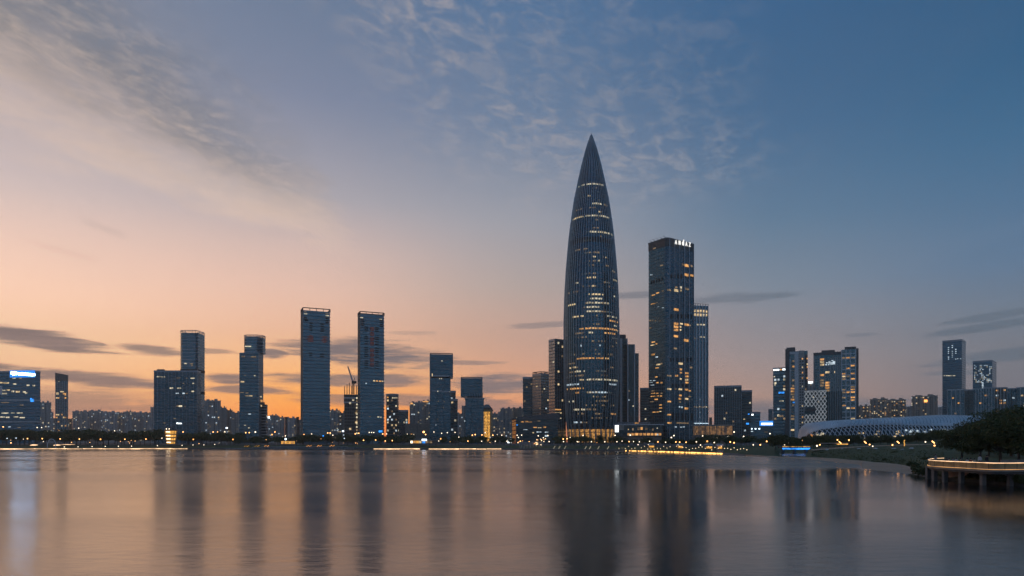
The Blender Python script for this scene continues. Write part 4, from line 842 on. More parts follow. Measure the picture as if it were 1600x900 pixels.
for ch, px, py, h in (('A', 1055.2, 381.3, 6.2), ('N', 1060.8, 382.2, 6.2), ('d', 1066.2, 383.1, 8.6), ('A', 1071.4, 384.2, 6.4), ('Z', 1076.7, 385.2, 6.2)): letter(ch, px, py, h)

s = Bld('finned_tower', 'pale-finned tower with glowing top grid behind the lettered hotel tower', 'tower', (1078, 1106.5), 478, 960, 10, 'R', depth=30)
s.body('glass_blue'); s.fins((0,), 4.2, 1.3, 1.0, 'white_panel', sep=True); s.bands(4.4, .6, .1, 'spandrel_blue')
s.grid(0, 4.2, 5.4, 3.0, 3.4, None, z0=Z(495.5, 960), z1=Z(481, 960), mats=['lit_warm', 'lit_white', 'lit_warm'], e_=.4, p=.95, name='lit_windows')
rows(s, 0, [(1095, 507.2, 18, 2, 'lit_white'), (1097, 526.6, 12, 1.5, 'lit_white'), (1087, 528.5, 6, 1.2, 'lit_dim')])
for i in range(9): s.win(0, 1085+i*2.6, 635.4+(i % 3)*.5, 1.5, 1.6, 'lit_white' if i % 2 else 'lit_dim', 1.1)
for y in (571, 590, 600, 612, 624, 644, 652, 660): s.win(0, 1093, y, 1.4, 2.2, 'lit_dim' if y < 620 else 'lit_cool', .5)
b = MB()
for i in range(8): p = s.A+s.t*s.w*i/7; b.tube([(p.x, p.y, s.z1-.2), (p.x, p.y, s.z1+2.4)], .35, 4)
b.tube([(s.A.x, s.A.y, s.z1+2.4), (s.poly[1].x, s.poly[1].y, s.z1+2.4)], .3, 4); s.bld(b, 'crown_frame', 'metal_dark')
for i in range(12):   # uplights at the fin feet
    u = s.w*(i+.5)/12; b = MB(); s.fb(b, 0, u-.3, u+.3, Z(662, 960), Z(661.2, 960), 1.6, 1.0); s.bld(b, 'uplight', 'lamp_cool')
s = Bld('slatted_pavilion', 'low pavilion with warm-lit vertical slats right of the hotel tower', 'pavilion', (1082, 1145), 665, 700, 0, 'R', depth=30); s.body('concrete_brown', name='wall'); b = MB(); b.prism(s.inset(1.2), s.z1, s.z1+1); s.bld(b, 'roof_edge', 'concrete_beige')
s.win(0, 1114, 672.5, 60, 14, 'lit_brown', .15, 'lit_wall')
k = 0
rj = random.Random(5); u = .4
while u < s.w-.6:
    b = MB(); wd = rj.uniform(.35, 1.0); s.fb(b, 0, u, u+wd, s.z0, s.z1, 1.1, .5); s.bld(b, 'slat', 'concrete_brown'); u += wd+rj.uniform(.25, .6)
office('small grey tower glimpsed past the finned tower', (1108, 1112.5), 652, 1500, 0, 'R', 14, m='glass_dark', p=0, parapet=False, roof=False, name='office_block')
s = office('square dark glass block with faint grid right of finned tower', (1116, 1158.5), 604.5, 1000, 0, 'R', depth=30, m='glass_dark', p=.015, lmats=COOL, sep=True, name='office_block', fin=3.2)
s = office('narrow dark glass block with blue lights beside the square block', (1157, 1175), 612, 1040, 0, 'R', 26, m='glass_dark', p=.06, lmats=COOL, name='office_block'); rows(s, 0, [(1170, 647, 3, 2, 'lit_blue'), (1168, 662, 5, 3, 'lit_blue'), (1163, 655, 3, 1.5, 'lit_warm')])
s = office('low blue-lit block with a white light at its corner', (1173, 1188), 646, 980, 0, 'R', 20, m='glass_blue', p=.05, lmats=COOL, name='office_block', roof=False); rows(s, 0, [(1175.8, 648, 3.2, 2.2, 'sign_white'), (1167+5, 663, 4, 2.4, 'lit_blue'), (1178.5, 663, 4, 1.6, 'lit_warm')])
s = Bld('showroom', 'low blue showroom with long glowing white-blue sign on its roof edge', 'building', (1172, 1208), 660, 900, 0, 'R', depth=24); s.body('glass_blue', name='wall'); s.bands(4, .6, .15, 'spandrel_blue'); u0, u1, z0, z1 = s.slot(0, 1198, 661.5, 20, 4.5); b = MB(); s.fb(b, 0, u0-1, u1+1, z0-1.4, z1+1.4, .8); sg = s.bld(b, 'sign_board', 'sign_blue')
sign_figs(s, 0, [(1190.5+2.2*k, 662.4, 1.9, 3.2) for k in range(8)], 'sign_white', 1.2, sg); rows(s, 0, [(1174.8, 670, 2, 2, 'lamp_cool'), (1180.5, 670, 2.6, 2, 'lamp_cool'), (1186.4, 670, 2.6, 2, 'lamp_cool'), (1175, 674, 4, 1.4, 'lit_cool'), (1197, 675, 6, 1, 'lit_dim')])
office('slim distant slab rising above the blue showroom', (1200.5, 1207.5), 639, 1500, 0, 'R', 20, m='glass_blue', p=0, parapet=False, roof=False, name='office_block')
s = office('blue glass office with a glowing white roof strip', (1208, 1229), 577, 880, 0, 'R', 26, m='glass_blue', p=.07, lmats=COOL, name='office_tower'); s.z1 = s.z1
rows(s, 0, [(1213, 578, 9, 2.6, 'sign_white'), (1220, 577.6, 3, 3, 'lit_amber'), (1225.5, 577.2, 6, 2.6, 'sign_white'), (1221, 613.5, 10, 3.4, 'lit_blue'), (1210, 588.5, 2, 2), (1211, 601.5, 2, 2), (1221, 626.5, 8, 1.6, 'lit_white'), (1224, 640, 7, 3, 'lit_dim'), (1220, 650, 9, 3, 'lit_dim')])

# the tall residences with pale frames
def framed(label, xs, yt, Y, a, mode, depth, cols, rowsN, frame='concrete_light', wall='glass_teal', p=.12, name='residence_tower', skip_frame=False):
    s = Bld(name, label, 'residence tower', xs, yt, Y, a, mode, depth); s.body(wall, name='wall')
    return s
s = framed('slim residential tower with pale vertical frame and a column of warm balconies', (1227, 1262), 548, 860, 0, 'R', 30, 0, 0)
W = s.w; b = MB()
rp = 3.5
def strip(s, f0, f1, m, d, name, z0=None, z1=None): b = MB(); s.fb(b, 0, s.w*f0, s.w*f1, z0 or s.z0, z1 or s.z1, d); return s.bld(b, name, m)
strip(s, 0, .19, 'concrete_dark', 1.2, 'side_wall', z1=s.z1+3.2); strip(s, .20, .235, 'white_panel', 2.2, 'frame_post', z1=s.z1-10); strip(s, .42, .59, 'white_panel', 2.2, 'frame_post', z1=s.z1-1); strip(s, .2, .6, 'white_panel', 2.3, 'frame_head', z0=s.z1-4, z1=s.z1-1); strip(s, .6, .86, 'concrete_grey', .8, 'bay', z1=s.z1+.5); strip(s, .86, 1, 'concrete_dark', .4, 'bay', z1=s.z1-5)
z = s.z0+8
while z < s.z1-12:
    b = MB(); s.fb(b, 0, W*.24, W*.415, z, z+1.0, 1.6); s.bld(b, 'balcony', 'concrete_beige'); z += rp
for f, wd in ((.64, .07), (.745, .07), (.89, .06), (.955, .04)):
    b = MB(); z = s.z0+8
    while z < s.z1-8: s.fb(b, 0, W*f, W*(f+wd), z, z+1.8, .95); z += rp
    s.bld(b, 'window', 'window_dark', kind='stuff')
rr = random.Random(2)
z = s.z0+8; k = 0
while z < s.z1-14:
    if rr.random() < .55: b = MB(); s.fb(b, 0, W*(.25+rr.choice((0, .06))), W*.405, z+1.1, z+3.1, .9); s.bld(b, 'lit_window', rr.choice(['lit_amber', 'lit_amber', 'lit_warm', 'lit_dim', 'lit_dim']))
    z += rp
b = MB()
for f in (.64, .745, .89, .955):
    z = s.z0+8
    while z < s.z1-8:
        if rr.random() < .13: s.fb(b, 0, W*f, W*(f+.05), z, z+1.8, 1.05, m=rr.randrange(4))
        z += rp
s.bld(b, 'lit_windows', WARM, kind='stuff'); s.rbox(.05, .45, .2, .8, s.z1, s.z1+6, 'concrete_dark'); s.win(0, 1240.5, 629, 4, 2.4, 'lit_blue', 1.8)

s = framed('broad residential slab with pale window grid and many warm windows', (1271, 1341.5), 548.5, 900, 0, 'R', 30, 0, 0); W = s.w
b = MB(); q = s.inset(0); s.rbox(.18, .48, .2, .8, s.z1, s.z1+4, 'concrete_dark'); s.rbox(.7, .95, .2, .8, s.z1+2, s.z1+7, 'concrete_dark')
strip(s, .62, .935, 'glass_teal', 3, 'grid_wing', z1=s.z1+2.4); strip(s, .935, 1, 'concrete_dark', 2.4, 'side_wall', z1=s.z1+3.4); strip(s, -.0, .035, 'concrete_grey', .6, 'side_wall')
for f in (.62, .715, .81, .925): strip(s, f, f+.021, 'white_panel', 3.5, 'frame_post', z1=s.z1+2.4)
for f in (.13, .25, .37, .45, .49, .53, .57): strip(s, f, f+.018, 'concrete_light', .5, 'frame_post', z1=s.z1-6)
rp = 7.0; z = s.z0+6; bb = MB(); k = 0
while z < s.z1:
    b = MB(); s.fb(b, 0, W*.62, W*.935, z, z+1.3, 3.4); s.bld(b, 'frame_rail', 'white_panel'); z += rp
z = s.z0+6
while z < s.z1-6:
    b = MB(); s.fb(b, 0, W*.036, W*.615, z, z+.5, .5); s.bld(b, 'floor_band', 'concrete_grey'); z += 3.5
strip(s, .0, .62, 'concrete_dark', .7, 'crown_band', z0=s.z1-3, z1=s.z1+.6)
z = s.z0+6; rr = random.Random(9); hot = ((.64, .075, .5, 3.6), (.735, .07, .16, 3.6), (.83, .09, .3, 3.6), (.15, .09, .42, .7), (.265, .095, .34, .7), (.04, .085, .1, .7), (.4, .045, .05, .7), (.465, .02, .06, .7))
while z < s.z1-8:
    for f, wd, pr, dd in hot:
        if rr.random() < pr*(.9 if z > 60 else .6 if f > .5 else .05): b = MB(); s.fb(b, 0, W*f, W*(f+wd), z+(1.2 if dd > 1 else .6), z+3.1, dd-.4 if dd > 1 else .3); s.bld(b, 'lit_window', rr.choice(['lit_amber', 'lit_amber', 'lit_warm', 'lit_dim', 'lit_dim']))
    z += 3.5
sign_figs(s, 0, [(1292, 567, 2.4, 1.6), (1296, 566.5, 3, 3.4), (1299.5, 568, 3.4, 4), (1303, 567, 3.6, 5), (1291, 570, 3, 1.2), (1300.5, 563.6, 3, 1.4), (1295, 569.8, 2, 1.4)], 'lit_cool', .9)

# white diagrid building; its floodlighting is put into the bars as a faint glow
s = Bld('diagrid_building', 'dark block wrapped in a white diamond lattice before the residences', 'building', (1257, 1291.5), 610.5, 720, 0, 'R', depth=24); s.body('glass_dark', name='body'); W = s.w; Ht = s.z1-(GZ+4); na, nb = 6, 6
ga = (.02, .52, Z(645, 720), Z(636, 720))   # recess
P, t, n, L = s.edge(0)
def beam(u0, z0, u1, z1, m='lattice_glow'):
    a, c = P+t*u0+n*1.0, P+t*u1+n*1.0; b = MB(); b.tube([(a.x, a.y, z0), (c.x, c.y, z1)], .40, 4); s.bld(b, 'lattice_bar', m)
cw = W/6.0; chh = cw*1.55
NZ = int(Ht/chh)+1
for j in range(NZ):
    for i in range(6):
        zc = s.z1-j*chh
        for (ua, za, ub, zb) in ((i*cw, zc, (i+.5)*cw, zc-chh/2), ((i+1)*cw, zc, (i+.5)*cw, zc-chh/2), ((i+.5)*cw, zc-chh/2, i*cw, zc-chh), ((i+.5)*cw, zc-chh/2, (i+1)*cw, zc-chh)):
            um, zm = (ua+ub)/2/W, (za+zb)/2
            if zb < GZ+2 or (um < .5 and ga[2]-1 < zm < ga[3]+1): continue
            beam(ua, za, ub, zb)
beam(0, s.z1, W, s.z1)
s.win(0, 1267, 641, 16, 6.5, 'window_dark', .6, 'recess'); rows(s, 0, [(1263, 641, 4, 5, 'lit_dim'), (1268, 641, 4, 5, 'lit_dim'), (1272.5, 641, 4, 6, 'lit_amber'), (1287, 620, 5, 2, 'lit_dim'), (1279, 628, 2, 2, 'lit_warm'), (1270.5, 620.5, 2.4, 1.6, 'lit_white')])
s4 = Bld('x', None, None, (1291, 1316), 611, 735, 0, 'R', depth=24, root=s.root); s4.body('glass_dark', name='plain_wing'); s4.fins((0,), 2.4, .3, .3, 'metal_mid')
s = residential('pale thin tower with a bright white roof sign between the residences', (1262.5, 1271.5), 597, 1050, 0, 'R', 14, 'concrete_light', p=.05, bays=1, crown=False); s.win(0, 1266.5, 597.5, 7, 3, 'sign_white', 1.6, 'roof_sign')

# far right blocks
residential('brown apartment block beside the broad residence slab', (1341, 1358), 634, 1250, 0, 'R', 20, 'concrete_beige', p=.28, lmats=WARM, bays=2)
residential('beige apartment block with clustered warm windows, first of two twins', (1360.5, 1386), 623, 1200, 0, 'R', 22, 'concrete_beige', p=.22, lmats=WARM, bays=4)
residential('beige apartment block with clustered warm windows, second of two twins', (1388, 1414.5), 624, 1220, 0, 'R', 22, 'concrete_beige', p=.24, lmats=WARM, bays=4)
residential('dim grey low block between beige apartment blocks', (1414, 1426), 635, 1400, 0, 'R', 18, 'concrete_grey', p=.04, bays=2, crown=False)
s = residential('beige stepped apartment block with one glaring amber light', (1425.5, 1464), 618, 1150, 0, 'R', 24, 'concrete_beige', p=.1, lmats=MIXED, bays=4); s.win(0, 1446.5, 626.5, 5, 4, 'lamp_orange', 1.6, 'roof_light')
residential('pale low far block between beige block and slim right tower', (1464, 1474), 636, 1600, 0, 'R', 18, 'concrete_light', p=.05, bays=2, crown=False)
s = office('tall slim blue glass tower with columns of white window dots', (1472.5, 1503, 1509), 532, 1250, -42, 'R', m='glass_azure', p=0)
for cx_ in (1482, 1488, 1493.5):
    for y in range(540, 562, 3):
        if (cx_*7+y*3) % 5 < 3.4: s.win(0, cx_, y, 1.8, 1.6, 'lit_cool', .6)
for x in (1475.5, 1479, 1481.6, 1484.2, 1487, 1490, 1492): s.win(0, x, 587, 2, 1.6, 'lit_white', .6)
rows(s, 0, [(1496.5, 560.5, 2, 1.6, 'lit_cool'), (1501, 560.5, 2, 1.6, 'lit_cool')])
s = office('shorter blue glass tower with a dense white pattern of lit windows', (1520, 1550.5, 1557), 564.5, 1200, -42, 'R', m='glass_azure', p=0)
rr = random.Random(21)
for i in range(13):
    for j in range(13):
        x = 1523+i*2.15; y = 571+j*2.15
        edge_ = (i in (0, 11, 12, 4, 5) or j > 9 or abs(i-4-j*.3) < 1)
        if rr.random() < (.62 if edge_ else .16): s.win(0, x, y, 1.5, 1.4, 'lit_cool' if rr.random() < .7 else 'lit_white', .6)
for y in range(598, 608, 2): s.win(0, 1535.5, y, 3, 1.4, 'lit_cool', .6)
blk = [(1480, 1507, 609, 'glass_blue'), (1506.5, 1521, 609.5, 'glass_dark'), (1520.5, 1537, 608, 'glass_blue'), (1536.5, 1554, 606.5, 'glass_blue'), (1553.5, 1574, 606, 'glass_dark'), (1573.5, 1588, 607.5, 'glass_deep'), (1587.5, 1616, 605.5, 'glass_blue')]
labs = ['first of the long row of blue-glass apartment blocks, with a lit roof edge', 'dark plain second block of the blue apartment row', 'third block of the blue apartment row, amber windows up its piers', 'fourth bright blue block of the row below the patterned tower', 'fifth block of the blue row with white piers and amber windows', 'sixth dim block of the blue apartment row', 'last block of the blue apartment row at the picture edge']
for i, (x0, x1, yt, m) in enumerate(blk):
    s = Bld('apartment_block', labs[i], 'apartment block', (x0, x1), yt, 900, 0, 'R', depth=22, group='row of blue-glass apartment blocks'); s.body(m); s.bands(3.4, .6, .2, 'spandrel_blue')
    s.fins((0,), s.w/ (2 if i in (1, 5) else 4), .9, .9, 'concrete_light' if i not in (1, 5) else 'metal_dark', sep=True); s.lights((0,), [.10, .01, .16, .06, .2, .07, .22][i], ['lit_amber', 'lit_amber', 'lit_warm', 'lit_cool', 'lit_dim'], 3.2, 3.4, 2.4, 2.0, .5, zo=.8); s.parapet(1.2, 'metal_light' if i == 0 else 'metal_mid')

# ================= the cocoon-shaped stadium
ST_Y = 560.0
st = empty('stadium', (X(1415, ST_Y+55), ST_Y+55, GZ), 'long low cocoon-shaped stadium with a pale criss-cross lattice shell', 'stadium')
SX0, SX1 = X(1252, ST_Y+52)-st.location.x, X(1660, ST_Y+52)-st.location.x
HT = [(0, 0), (.006, .36), (.015, .58), (.04, .74), (.12, .82), (.22, .87), (.36, .93), (.5, 1), (.65, .97), (.79, .88), (.92, .7), (1, 0)]
def shell(u, v, lift=0):
    """u along 0..1, v 0 at the front foot, 1 at the ridge, 2 at the back foot"""
    Hm = lerp_table(HT, u)*(Z(649, ST_Y+55)-GZ); wdt = 58*max(.03, 1-abs(2*u-1)**3.2)**.6
    a = math.pi*v/2; ca, sa = math.cos(a), math.sin(a)
    y = -(wdt+lift)*(abs(ca)**.62)*(1 if ca > 0 else -1); z = (Hm+lift)*(abs(sa)**.8)
    return (SX0+(SX1-SX0)*u, y, z)
def sheet(v0, v1, nu, nv, lift, u0=.002, u1=.998):
    b = MB(); 
    for i in range(nu+1):
        for j in range(nv+1): b.v.append(shell(u0+(u1-u0)*i/nu, v0+(v1-v0)*j/nv, lift))
    for i in range(nu):
        for j in range(nv): k = i*(nv+1)+j; b.f.append((k, k+nv+1, k+nv+2, k+1)); b.mi.append(0)
    return b
plain('shell_metal', (.72, .73, .74), .45, .3, .12, .05)
sheet(.0, 2, 90, 24, -1.4).build('inner_wall', 'glass_dark', st, smooth=True)
def vedge(u): return .40+.07*math.sin(u*9)
b = MB(); nu, nv = 120, 14
for i in range(nu+1):
    u = .002+.996*i/nu; ve = vedge(u)
    for j in range(nv+1): b.v.append(shell(u, ve+(1.5-ve)*j/nv, 0))
for i in range(nu):
    for j in range(nv): k = i*(nv+1)+j; b.f.append((k, k+nv+1, k+nv+2, k+1)); b.mi.append(0)
b.build('roof_shell', 'shell_metal', st, smooth=True)
NB = 84
for d in (1, -1):
    for k in range(-6, NB+6):
        pts = []
        for j in range(9):
            v = .02+(.54-.02)*j/8; u = (k+.5)/NB+d*(v-.34)*.06
            if .004 < u < .996 and v < vedge(u)+.1: pts.append(shell(u, v, .25))
        if len(pts) > 2: b = MB(); b.tube(pts, .33, 4); b.build('lattice_beam', 'shell_metal', st)
for k in range(8, 79):     # slits of the roof cladding, running up the shell
    b = MB(); pts = []
    for j in range(7):
        v = .47+.40*j/6; u = (k+.5)/NB+(v-.34)*.11
        if u < .99: pts.append(shell(u, v, .12))
    if len(pts) > 3: b.tube(pts, [.28-.03*i for i in range(len(pts))], 4); b.build('roof_seam', 'metal_mid', st)
def inlight(x0, x1, y0, y1, n, m, seed):
    rr = random.Random(seed); b = MB()
    for _ in range(n):
        px, py = rr.uniform(x0, x1), rr.uniform(y0, y1); u = (X(px, ST_Y+12)-st.location.x-SX0)/(SX1-SX0); v = rr.uniform(.06, .3)
        p = Vector(shell(u, v, -.9)); b.box(p.x-rr.uniform(.5, 1.3), p.y-.6, p.z-.5, p.x+rr.uniform(.5, 1.3), p.y, p.z+rr.uniform(.3, .9))
    b.build('interior_light', m, st)
inlight(1404, 1460, 672, 677, 46, 'lit_cool', 1); inlight(1283, 1293, 673, 676, 12, 'lamp_orange', 2); inlight(1293, 1306, 674, 677, 14, 'lit_white', 3); inlight(1340, 1400, 668, 676, 22, 'lit_warm', 4); inlight(1460, 1520, 664, 672, 18, 'lit_cool', 5); inlight(1252, 1262, 676, 680, 8, 'lit_warm', 6)
# ---------------------------------------------------------------- trees
def leaf_mat(name, c0, c1):
    m, t, p = mat(name); geo = t.new('ShaderNodeNewGeometry'); oi = t.new('ShaderNodeObjectInfo')
    f = t.m('ADD', t.m('MULTIPLY', geo.outputs['Random Per Island'], .7), t.m('MULTIPLY', oi.outputs['Random'], .3))
    t.put(p.inputs['Base Color'], t.mix(f, c0, c1)); p.inputs['Roughness'].default_value = .65; p.inputs['Specular IOR Level'].default_value = .25
leaf_mat('leaf', (.05, .068, .020), (.125, .14, .05)); leaf_mat('leaf_olive', (.065, .075, .022), (.15, .145, .055))
plain('bark', (.09, .07, .055), .9, 0, .4, 2)
def crown_mesh(name, lobes, n, size, seed, material):
    """leaf sprays scattered through overlapping lobes: (x,y,z,rx,ry,rz)"""
    g = np.random.default_rng(seed); vol = np.array([l[3]*l[4]*l[5] for l in lobes])**.7; pick = g.choice(len(lobes), n, p=vol/vol.sum())
    L = np.array(lobes)[pick]
    d = g.normal(size=(n, 3)); d /= np.linalg.norm(d, axis=1)[:, None]
    r = g.uniform(.30, 1.0, n)**.55; r *= 1+.16*g.normal(size=n)*(g.random(n) < .3)
    c = L[:, :3]+d*r[:, None]*L[:, 3:6]
    a = g.normal(size=(n, 3)); a[:, 2] *= .6; a /= np.linalg.norm(a, axis=1)[:, None]
    b = np.cross(a, g.normal(size=(n, 3))); b /= np.linalg.norm(b, axis=1)[:, None]
    s = size*g.uniform(.6, 1.35, n)[:, None]
    v = np.stack([c-a*s*.9, c-b*s*.42-a*s*.1, c+a*s*.9, c+b*s*.42-a*s*.1], 1).reshape(-1, 3)
    me = bpy.data.meshes.new(name); me.vertices.add(n*4); me.vertices.foreach_set('co', v.ravel()); me.loops.add(n*4); me.loops.foreach_set('vertex_index', np.arange(n*4))
    me.polygons.add(n); me.polygons.foreach_set('loop_start', np.arange(n)*4); me.polygons.foreach_set('loop_total', np.full(n, 4)); me.materials.append(MATS[material]); me.update(); me.validate(); return me
def make_tree(name, h, wd, nleaf, leaf, seed, material='leaf', lobes_n=7, trunk_h=.35, flat=.7, low=.45):
    g = random.Random(seed); lobes = []; tips = []
    for k in range(lobes_n):
        a = 2*math.pi*k/lobes_n+g.uniform(-.5, .5); rr = wd*.5*g.uniform(.25, .68) if k else 0
        z = h*(g.uniform(low, .82) if k else .74); r0 = wd*g.uniform(.20, .31)*(1 if lobes_n < 12 else .72)
        lobes.append((rr*math.cos(a), rr*math.sin(a), z, r0*1.15, r0*1.15, r0*flat)); tips.append((rr*math.cos(a)*.9, rr*math.sin(a)*.9, z))
    root = bpy.data.objects.new(name, None); COL.objects.link(root)
    b = MB(); r = max(.1, h*.022); th = h*trunk_h
    b.tube([(0, 0, -.3), (g.uniform(-.1, .1), 0, th*.5), (g.uniform(-.2, .2), g.uniform(-.2, .2), th)], [r*1.35, r, r*.85], 7)
    for x, y, z in tips: b.tube([(0, 0, th*.92), (x*.5, y*.5, th+(z-th)*.6), (x, y, z)], [r*.7, r*.45, r*.15], 5)
    tr = b.build('trunk', 'bark', root); c = bpy.data.objects.new('crown', crown_mesh('crown', lobes, nleaf, leaf, seed, material)); COL.objects.link(c); c.parent = root
    return root
FAR = [make_tree('tree', h, w_, 620, .62, 30+i, m) for i, (h, w_, m) in enumerate([(9, 9, 'leaf'), (7.5, 8.5, 'leaf_olive'), (10.5, 9, 'leaf'), (6.5, 7, 'leaf'), (8.5, 11, 'leaf_olive')])]
used = set()
def place(proto_list, i, loc, sc, rot, label, group, name=None):
    p = proto_list[i]
    if id(p) in used: o = copy_tree(p)
    else: o = p; used.add(id(p))
    o.location = loc; o.rotation_euler = (0, 0, rot); o.scale = (sc*random.uniform(.88, 1.12), sc*random.uniform(.88, 1.12), sc)
    tag(o, label, 'tree', group); return o
def gz(px, Y):
    d = Y-shoreY(px); return lerp_table([(0, 1.0), (5, 1.05), (16, 2.0), (34, 3.0), (120, 3.6), (600, 3.8)], d)-.1
# stretches of the far shore: (x0, x1, top row, name of the stretch)
stretches = [(-30, 110, 671, 'dark tree below the blue-signed office block', 'far shore trees by the office block'),
             (110, 255, 672, 'dark tree below the long apartment row', 'far shore trees by the apartment row'),
             (284, 372, 675, 'dark tree right of the golden lantern', 'far shore trees right of the lantern'),
             (372, 470, 681, 'small tree behind the stepped quay', 'trees by the stepped quay'),
             (470, 640, 678, 'dark tree below the two slab towers', 'far shore trees by the slab towers'),
             (690, 800, 681, 'small tree below the two stacked towers', 'far shore trees by the stacked towers'),
             (868, 970, 681, 'tree at the foot of the bullet tower', 'trees at the foot of the bullet tower'),
             (970, 1085, 684, 'tree before the podium and hotel tower', 'trees before the hotel tower'),
             (1085, 1215, 680, 'tree right of the hotel tower', 'trees behind the golden waterfront')]
for x0, x1, yt, lab, grp in stretches:
    x = x0
    while x < x1:
        for row in (0, 1):
            px = x+random.uniform(-4, 4)+row*6; sh = shoreY(px) if px < 1130 else lerp_table([(1130, 330), (1215, 350)], px); Y = sh+(38 if row == 0 else 66)+random.uniform(-6, 6)
            zb = gz(px, Y) if px < 1130 else 3.2; top = Z(yt+random.uniform(-1.5, 4)+(2.5 if row == 0 else 0), Y); i = random.randrange(5)
            place(FAR, i, (X(px, Y), Y, zb), max(.5, (top-zb)/(9, 7.5, 10.5, 6.5, 8.5)[i]/.97), random.uniform(0, 6.28), ('front-row ' if row == 0 else 'back-row ')+lab, grp)
        x += random.uniform(9, 14)*(1 if x < 960 else 1.3)
# trees before the stadium
MID = [make_tree('tree', h, w_, 1500, .42, 60+i, m, 9, .25, .7, .3) for i, (h, w_, m) in enumerate([(8, 8.5, 'leaf'), (7, 8, 'leaf_olive'), (9, 8, 'leaf')])]
x = 1212
while x < 1500:
    for row in (0, 1):
        px = x+random.uniform(-4, 4)+row*8; Y = 300+random.uniform(0, 22)+row*24; zb = lerp_table([(1212, 3.0), (1300, 3.8), (1430, 5.2), (1500, 6.5)], px)
        ty = lerp_table([(1212, 679), (1250, 681), (1300, 678), (1380, 680), (1430, 676), (1460, 672), (1500, 668)], px)+random.uniform(-2, 3); i = random.randrange(3)
        place(MID, i, (X(px, Y), Y, zb-.2), (Z(ty, Y)-zb)/(8, 7, 9)[i]/.97, random.uniform(0, 6.28), ('front-row ' if row == 0 else 'back-row ')+'leafy tree before the lattice stadium', 'tree belt before the stadium')
    x += random.uniform(9, 14)
# near trees beside the terrace
NEAR = [make_tree('broad_tree', h, w_, n, .21, 80+i, m, 21, .2, .6, .24) for i, (h, w_, n, m) in enumerate([(8.5, 11, 10500, 'leaf'), (7.5, 10, 9500, 'leaf_olive'), (9.5, 11, 10500, 'leaf')])]
near = [(1503, 128, 3.4, 6.2, 1, 'leftmost broad dark tree at the end of the curved terrace'), (1532, 122, 3.2, 7.4, 0, 'broad dark tree leaning over the seated people on the terrace'), (1563, 118, 3.0, 8.4, 2, 'tall broad tree in the middle of the terrace clump'),
        (1592, 112, 2.9, 8.8, 0, 'broad tree above the bench wall near the picture edge'), (1622, 110, 2.9, 10.2, 2, 'tall broad tree cut by the picture edge'), (1545, 150, 3.4, 9.0, 1, 'broad tree rising behind the terrace clump, left one'), (1580, 150, 3.4, 11.5, 2, 'tall tree rising behind the terrace clump, middle one'), (1610, 145, 3.4, 12.0, 0, 'tallest tree behind the terrace clump at the edge'),
        (1522, 165, 3.6, 8.0, 1, 'rounded tree behind the left end of the terrace clump'), (1660, 112, 2.9, 9.5, 1, 'broad tree standing just out past the picture edge')]
for px, Y, zb, h, i, lab in near: place(NEAR, i, (X(px, Y), Y, zb-.3), h/(8.5, 7.5, 9.5)[i], random.uniform(0, 6.28), lab, 'broad trees by the terrace')
def bush(name, r, n, leaf, seed): return crown_mesh(name, [(0, 0, r*.5, r, r, r*.6), (r*.7, .1, r*.35, r*.6, r*.6, r*.45), (-r*.6, .2, r*.4, r*.7, r*.6, r*.5)], n, leaf, seed, 'leaf')
bm_ = [bush('shrub', 1.0, 700, .16, 5), bush('shrub', .8, 500, .16, 6)]
for k, (px, Y, z, sc, lab) in enumerate([(1441, 118, .3, 1.2, 'low shrub on the dark bank left of the terrace nose'), (1432, 127, .5, 1.3, 'low shrub where the beach meets the dark bank'), (1520, 102, .5, .8, 'low shrub at the foot of the retaining wall'), (1553, 97, .5, 1.2, 'leafy shrub growing up in front of the terrace rail'), (1560, 95, .5, .9, 'small shrub in the water edge under the deck'), (1573, 94, .5, .8, 'low shrub between two deck posts'), (1594, 91.5, .5, 1.0, 'low shrub under the deck at the picture edge'), (1425, 140, 1.0, 1.1, 'low shrub at the top of the sand spit')]):
    o = bpy.data.objects.new('shrub', bm_[k % 2]); COL.objects.link(o); o.location = (X(px, Y), Y, z); o.scale = (sc, sc, sc*(1.8 if k == 3 else 1)); o.rotation_euler = (0, 0, k*1.3); tag(o, lab, 'shrub', 'shrubs on the bank')

# rough grass on the slope of the right bank
def grass_tufts(n):
    gr = np.random.default_rng(8); vs = []; st_ = [q for q in RBF if 1262 <= q[0] <= 1478]
    for _ in range(n):
        k = gr.integers(len(st_)-1); f = gr.random(); (pa, ra_), (pb_, rb_) = st_[k], st_[k+1]; r = gr.choice([1, 1, 2, 2, 3]); h = gr.random()
        def lp(a, b, t): return a+(b-a)*t
        Y = lp(lp(ra_[r][0], rb_[r][0], f), lp(ra_[r+1][0], rb_[r+1][0], f), h); z = lp(lp(ra_[r][1], rb_[r][1], f), lp(ra_[r+1][1], rb_[r+1][1], f), h); px = lp(pa, pb_, f)
        a = gr.uniform(0, 3.14); s_ = gr.uniform(.06, .15); dx, dy = math.cos(a)*s_, math.sin(a)*s_; x = X(px, Y)
        vs += [(x-dx, Y-dy, z-.05), (x+dx, Y+dy, z-.05), (x+dx*.5+gr.uniform(-.1, .1), Y+dy*.5, z+s_*1.3), (x-dx*.7, Y-dy*.7+gr.uniform(-.1, .1), z+s_*1.1)]
    me = bpy.data.meshes.new('grass_tufts'); me.from_pydata(vs, [], [(4*i, 4*i+1, 4*i+2, 4*i+3) for i in range(n)]); me.materials.append(MATS['grass'])
    o = bpy.data.objects.new('grass_tufts', me); COL.objects.link(o); tag(o, 'rough grass growing on the slope of the bank', 'grass', kind='stuff')
grass_tufts(3500)
sr = random.Random(12)
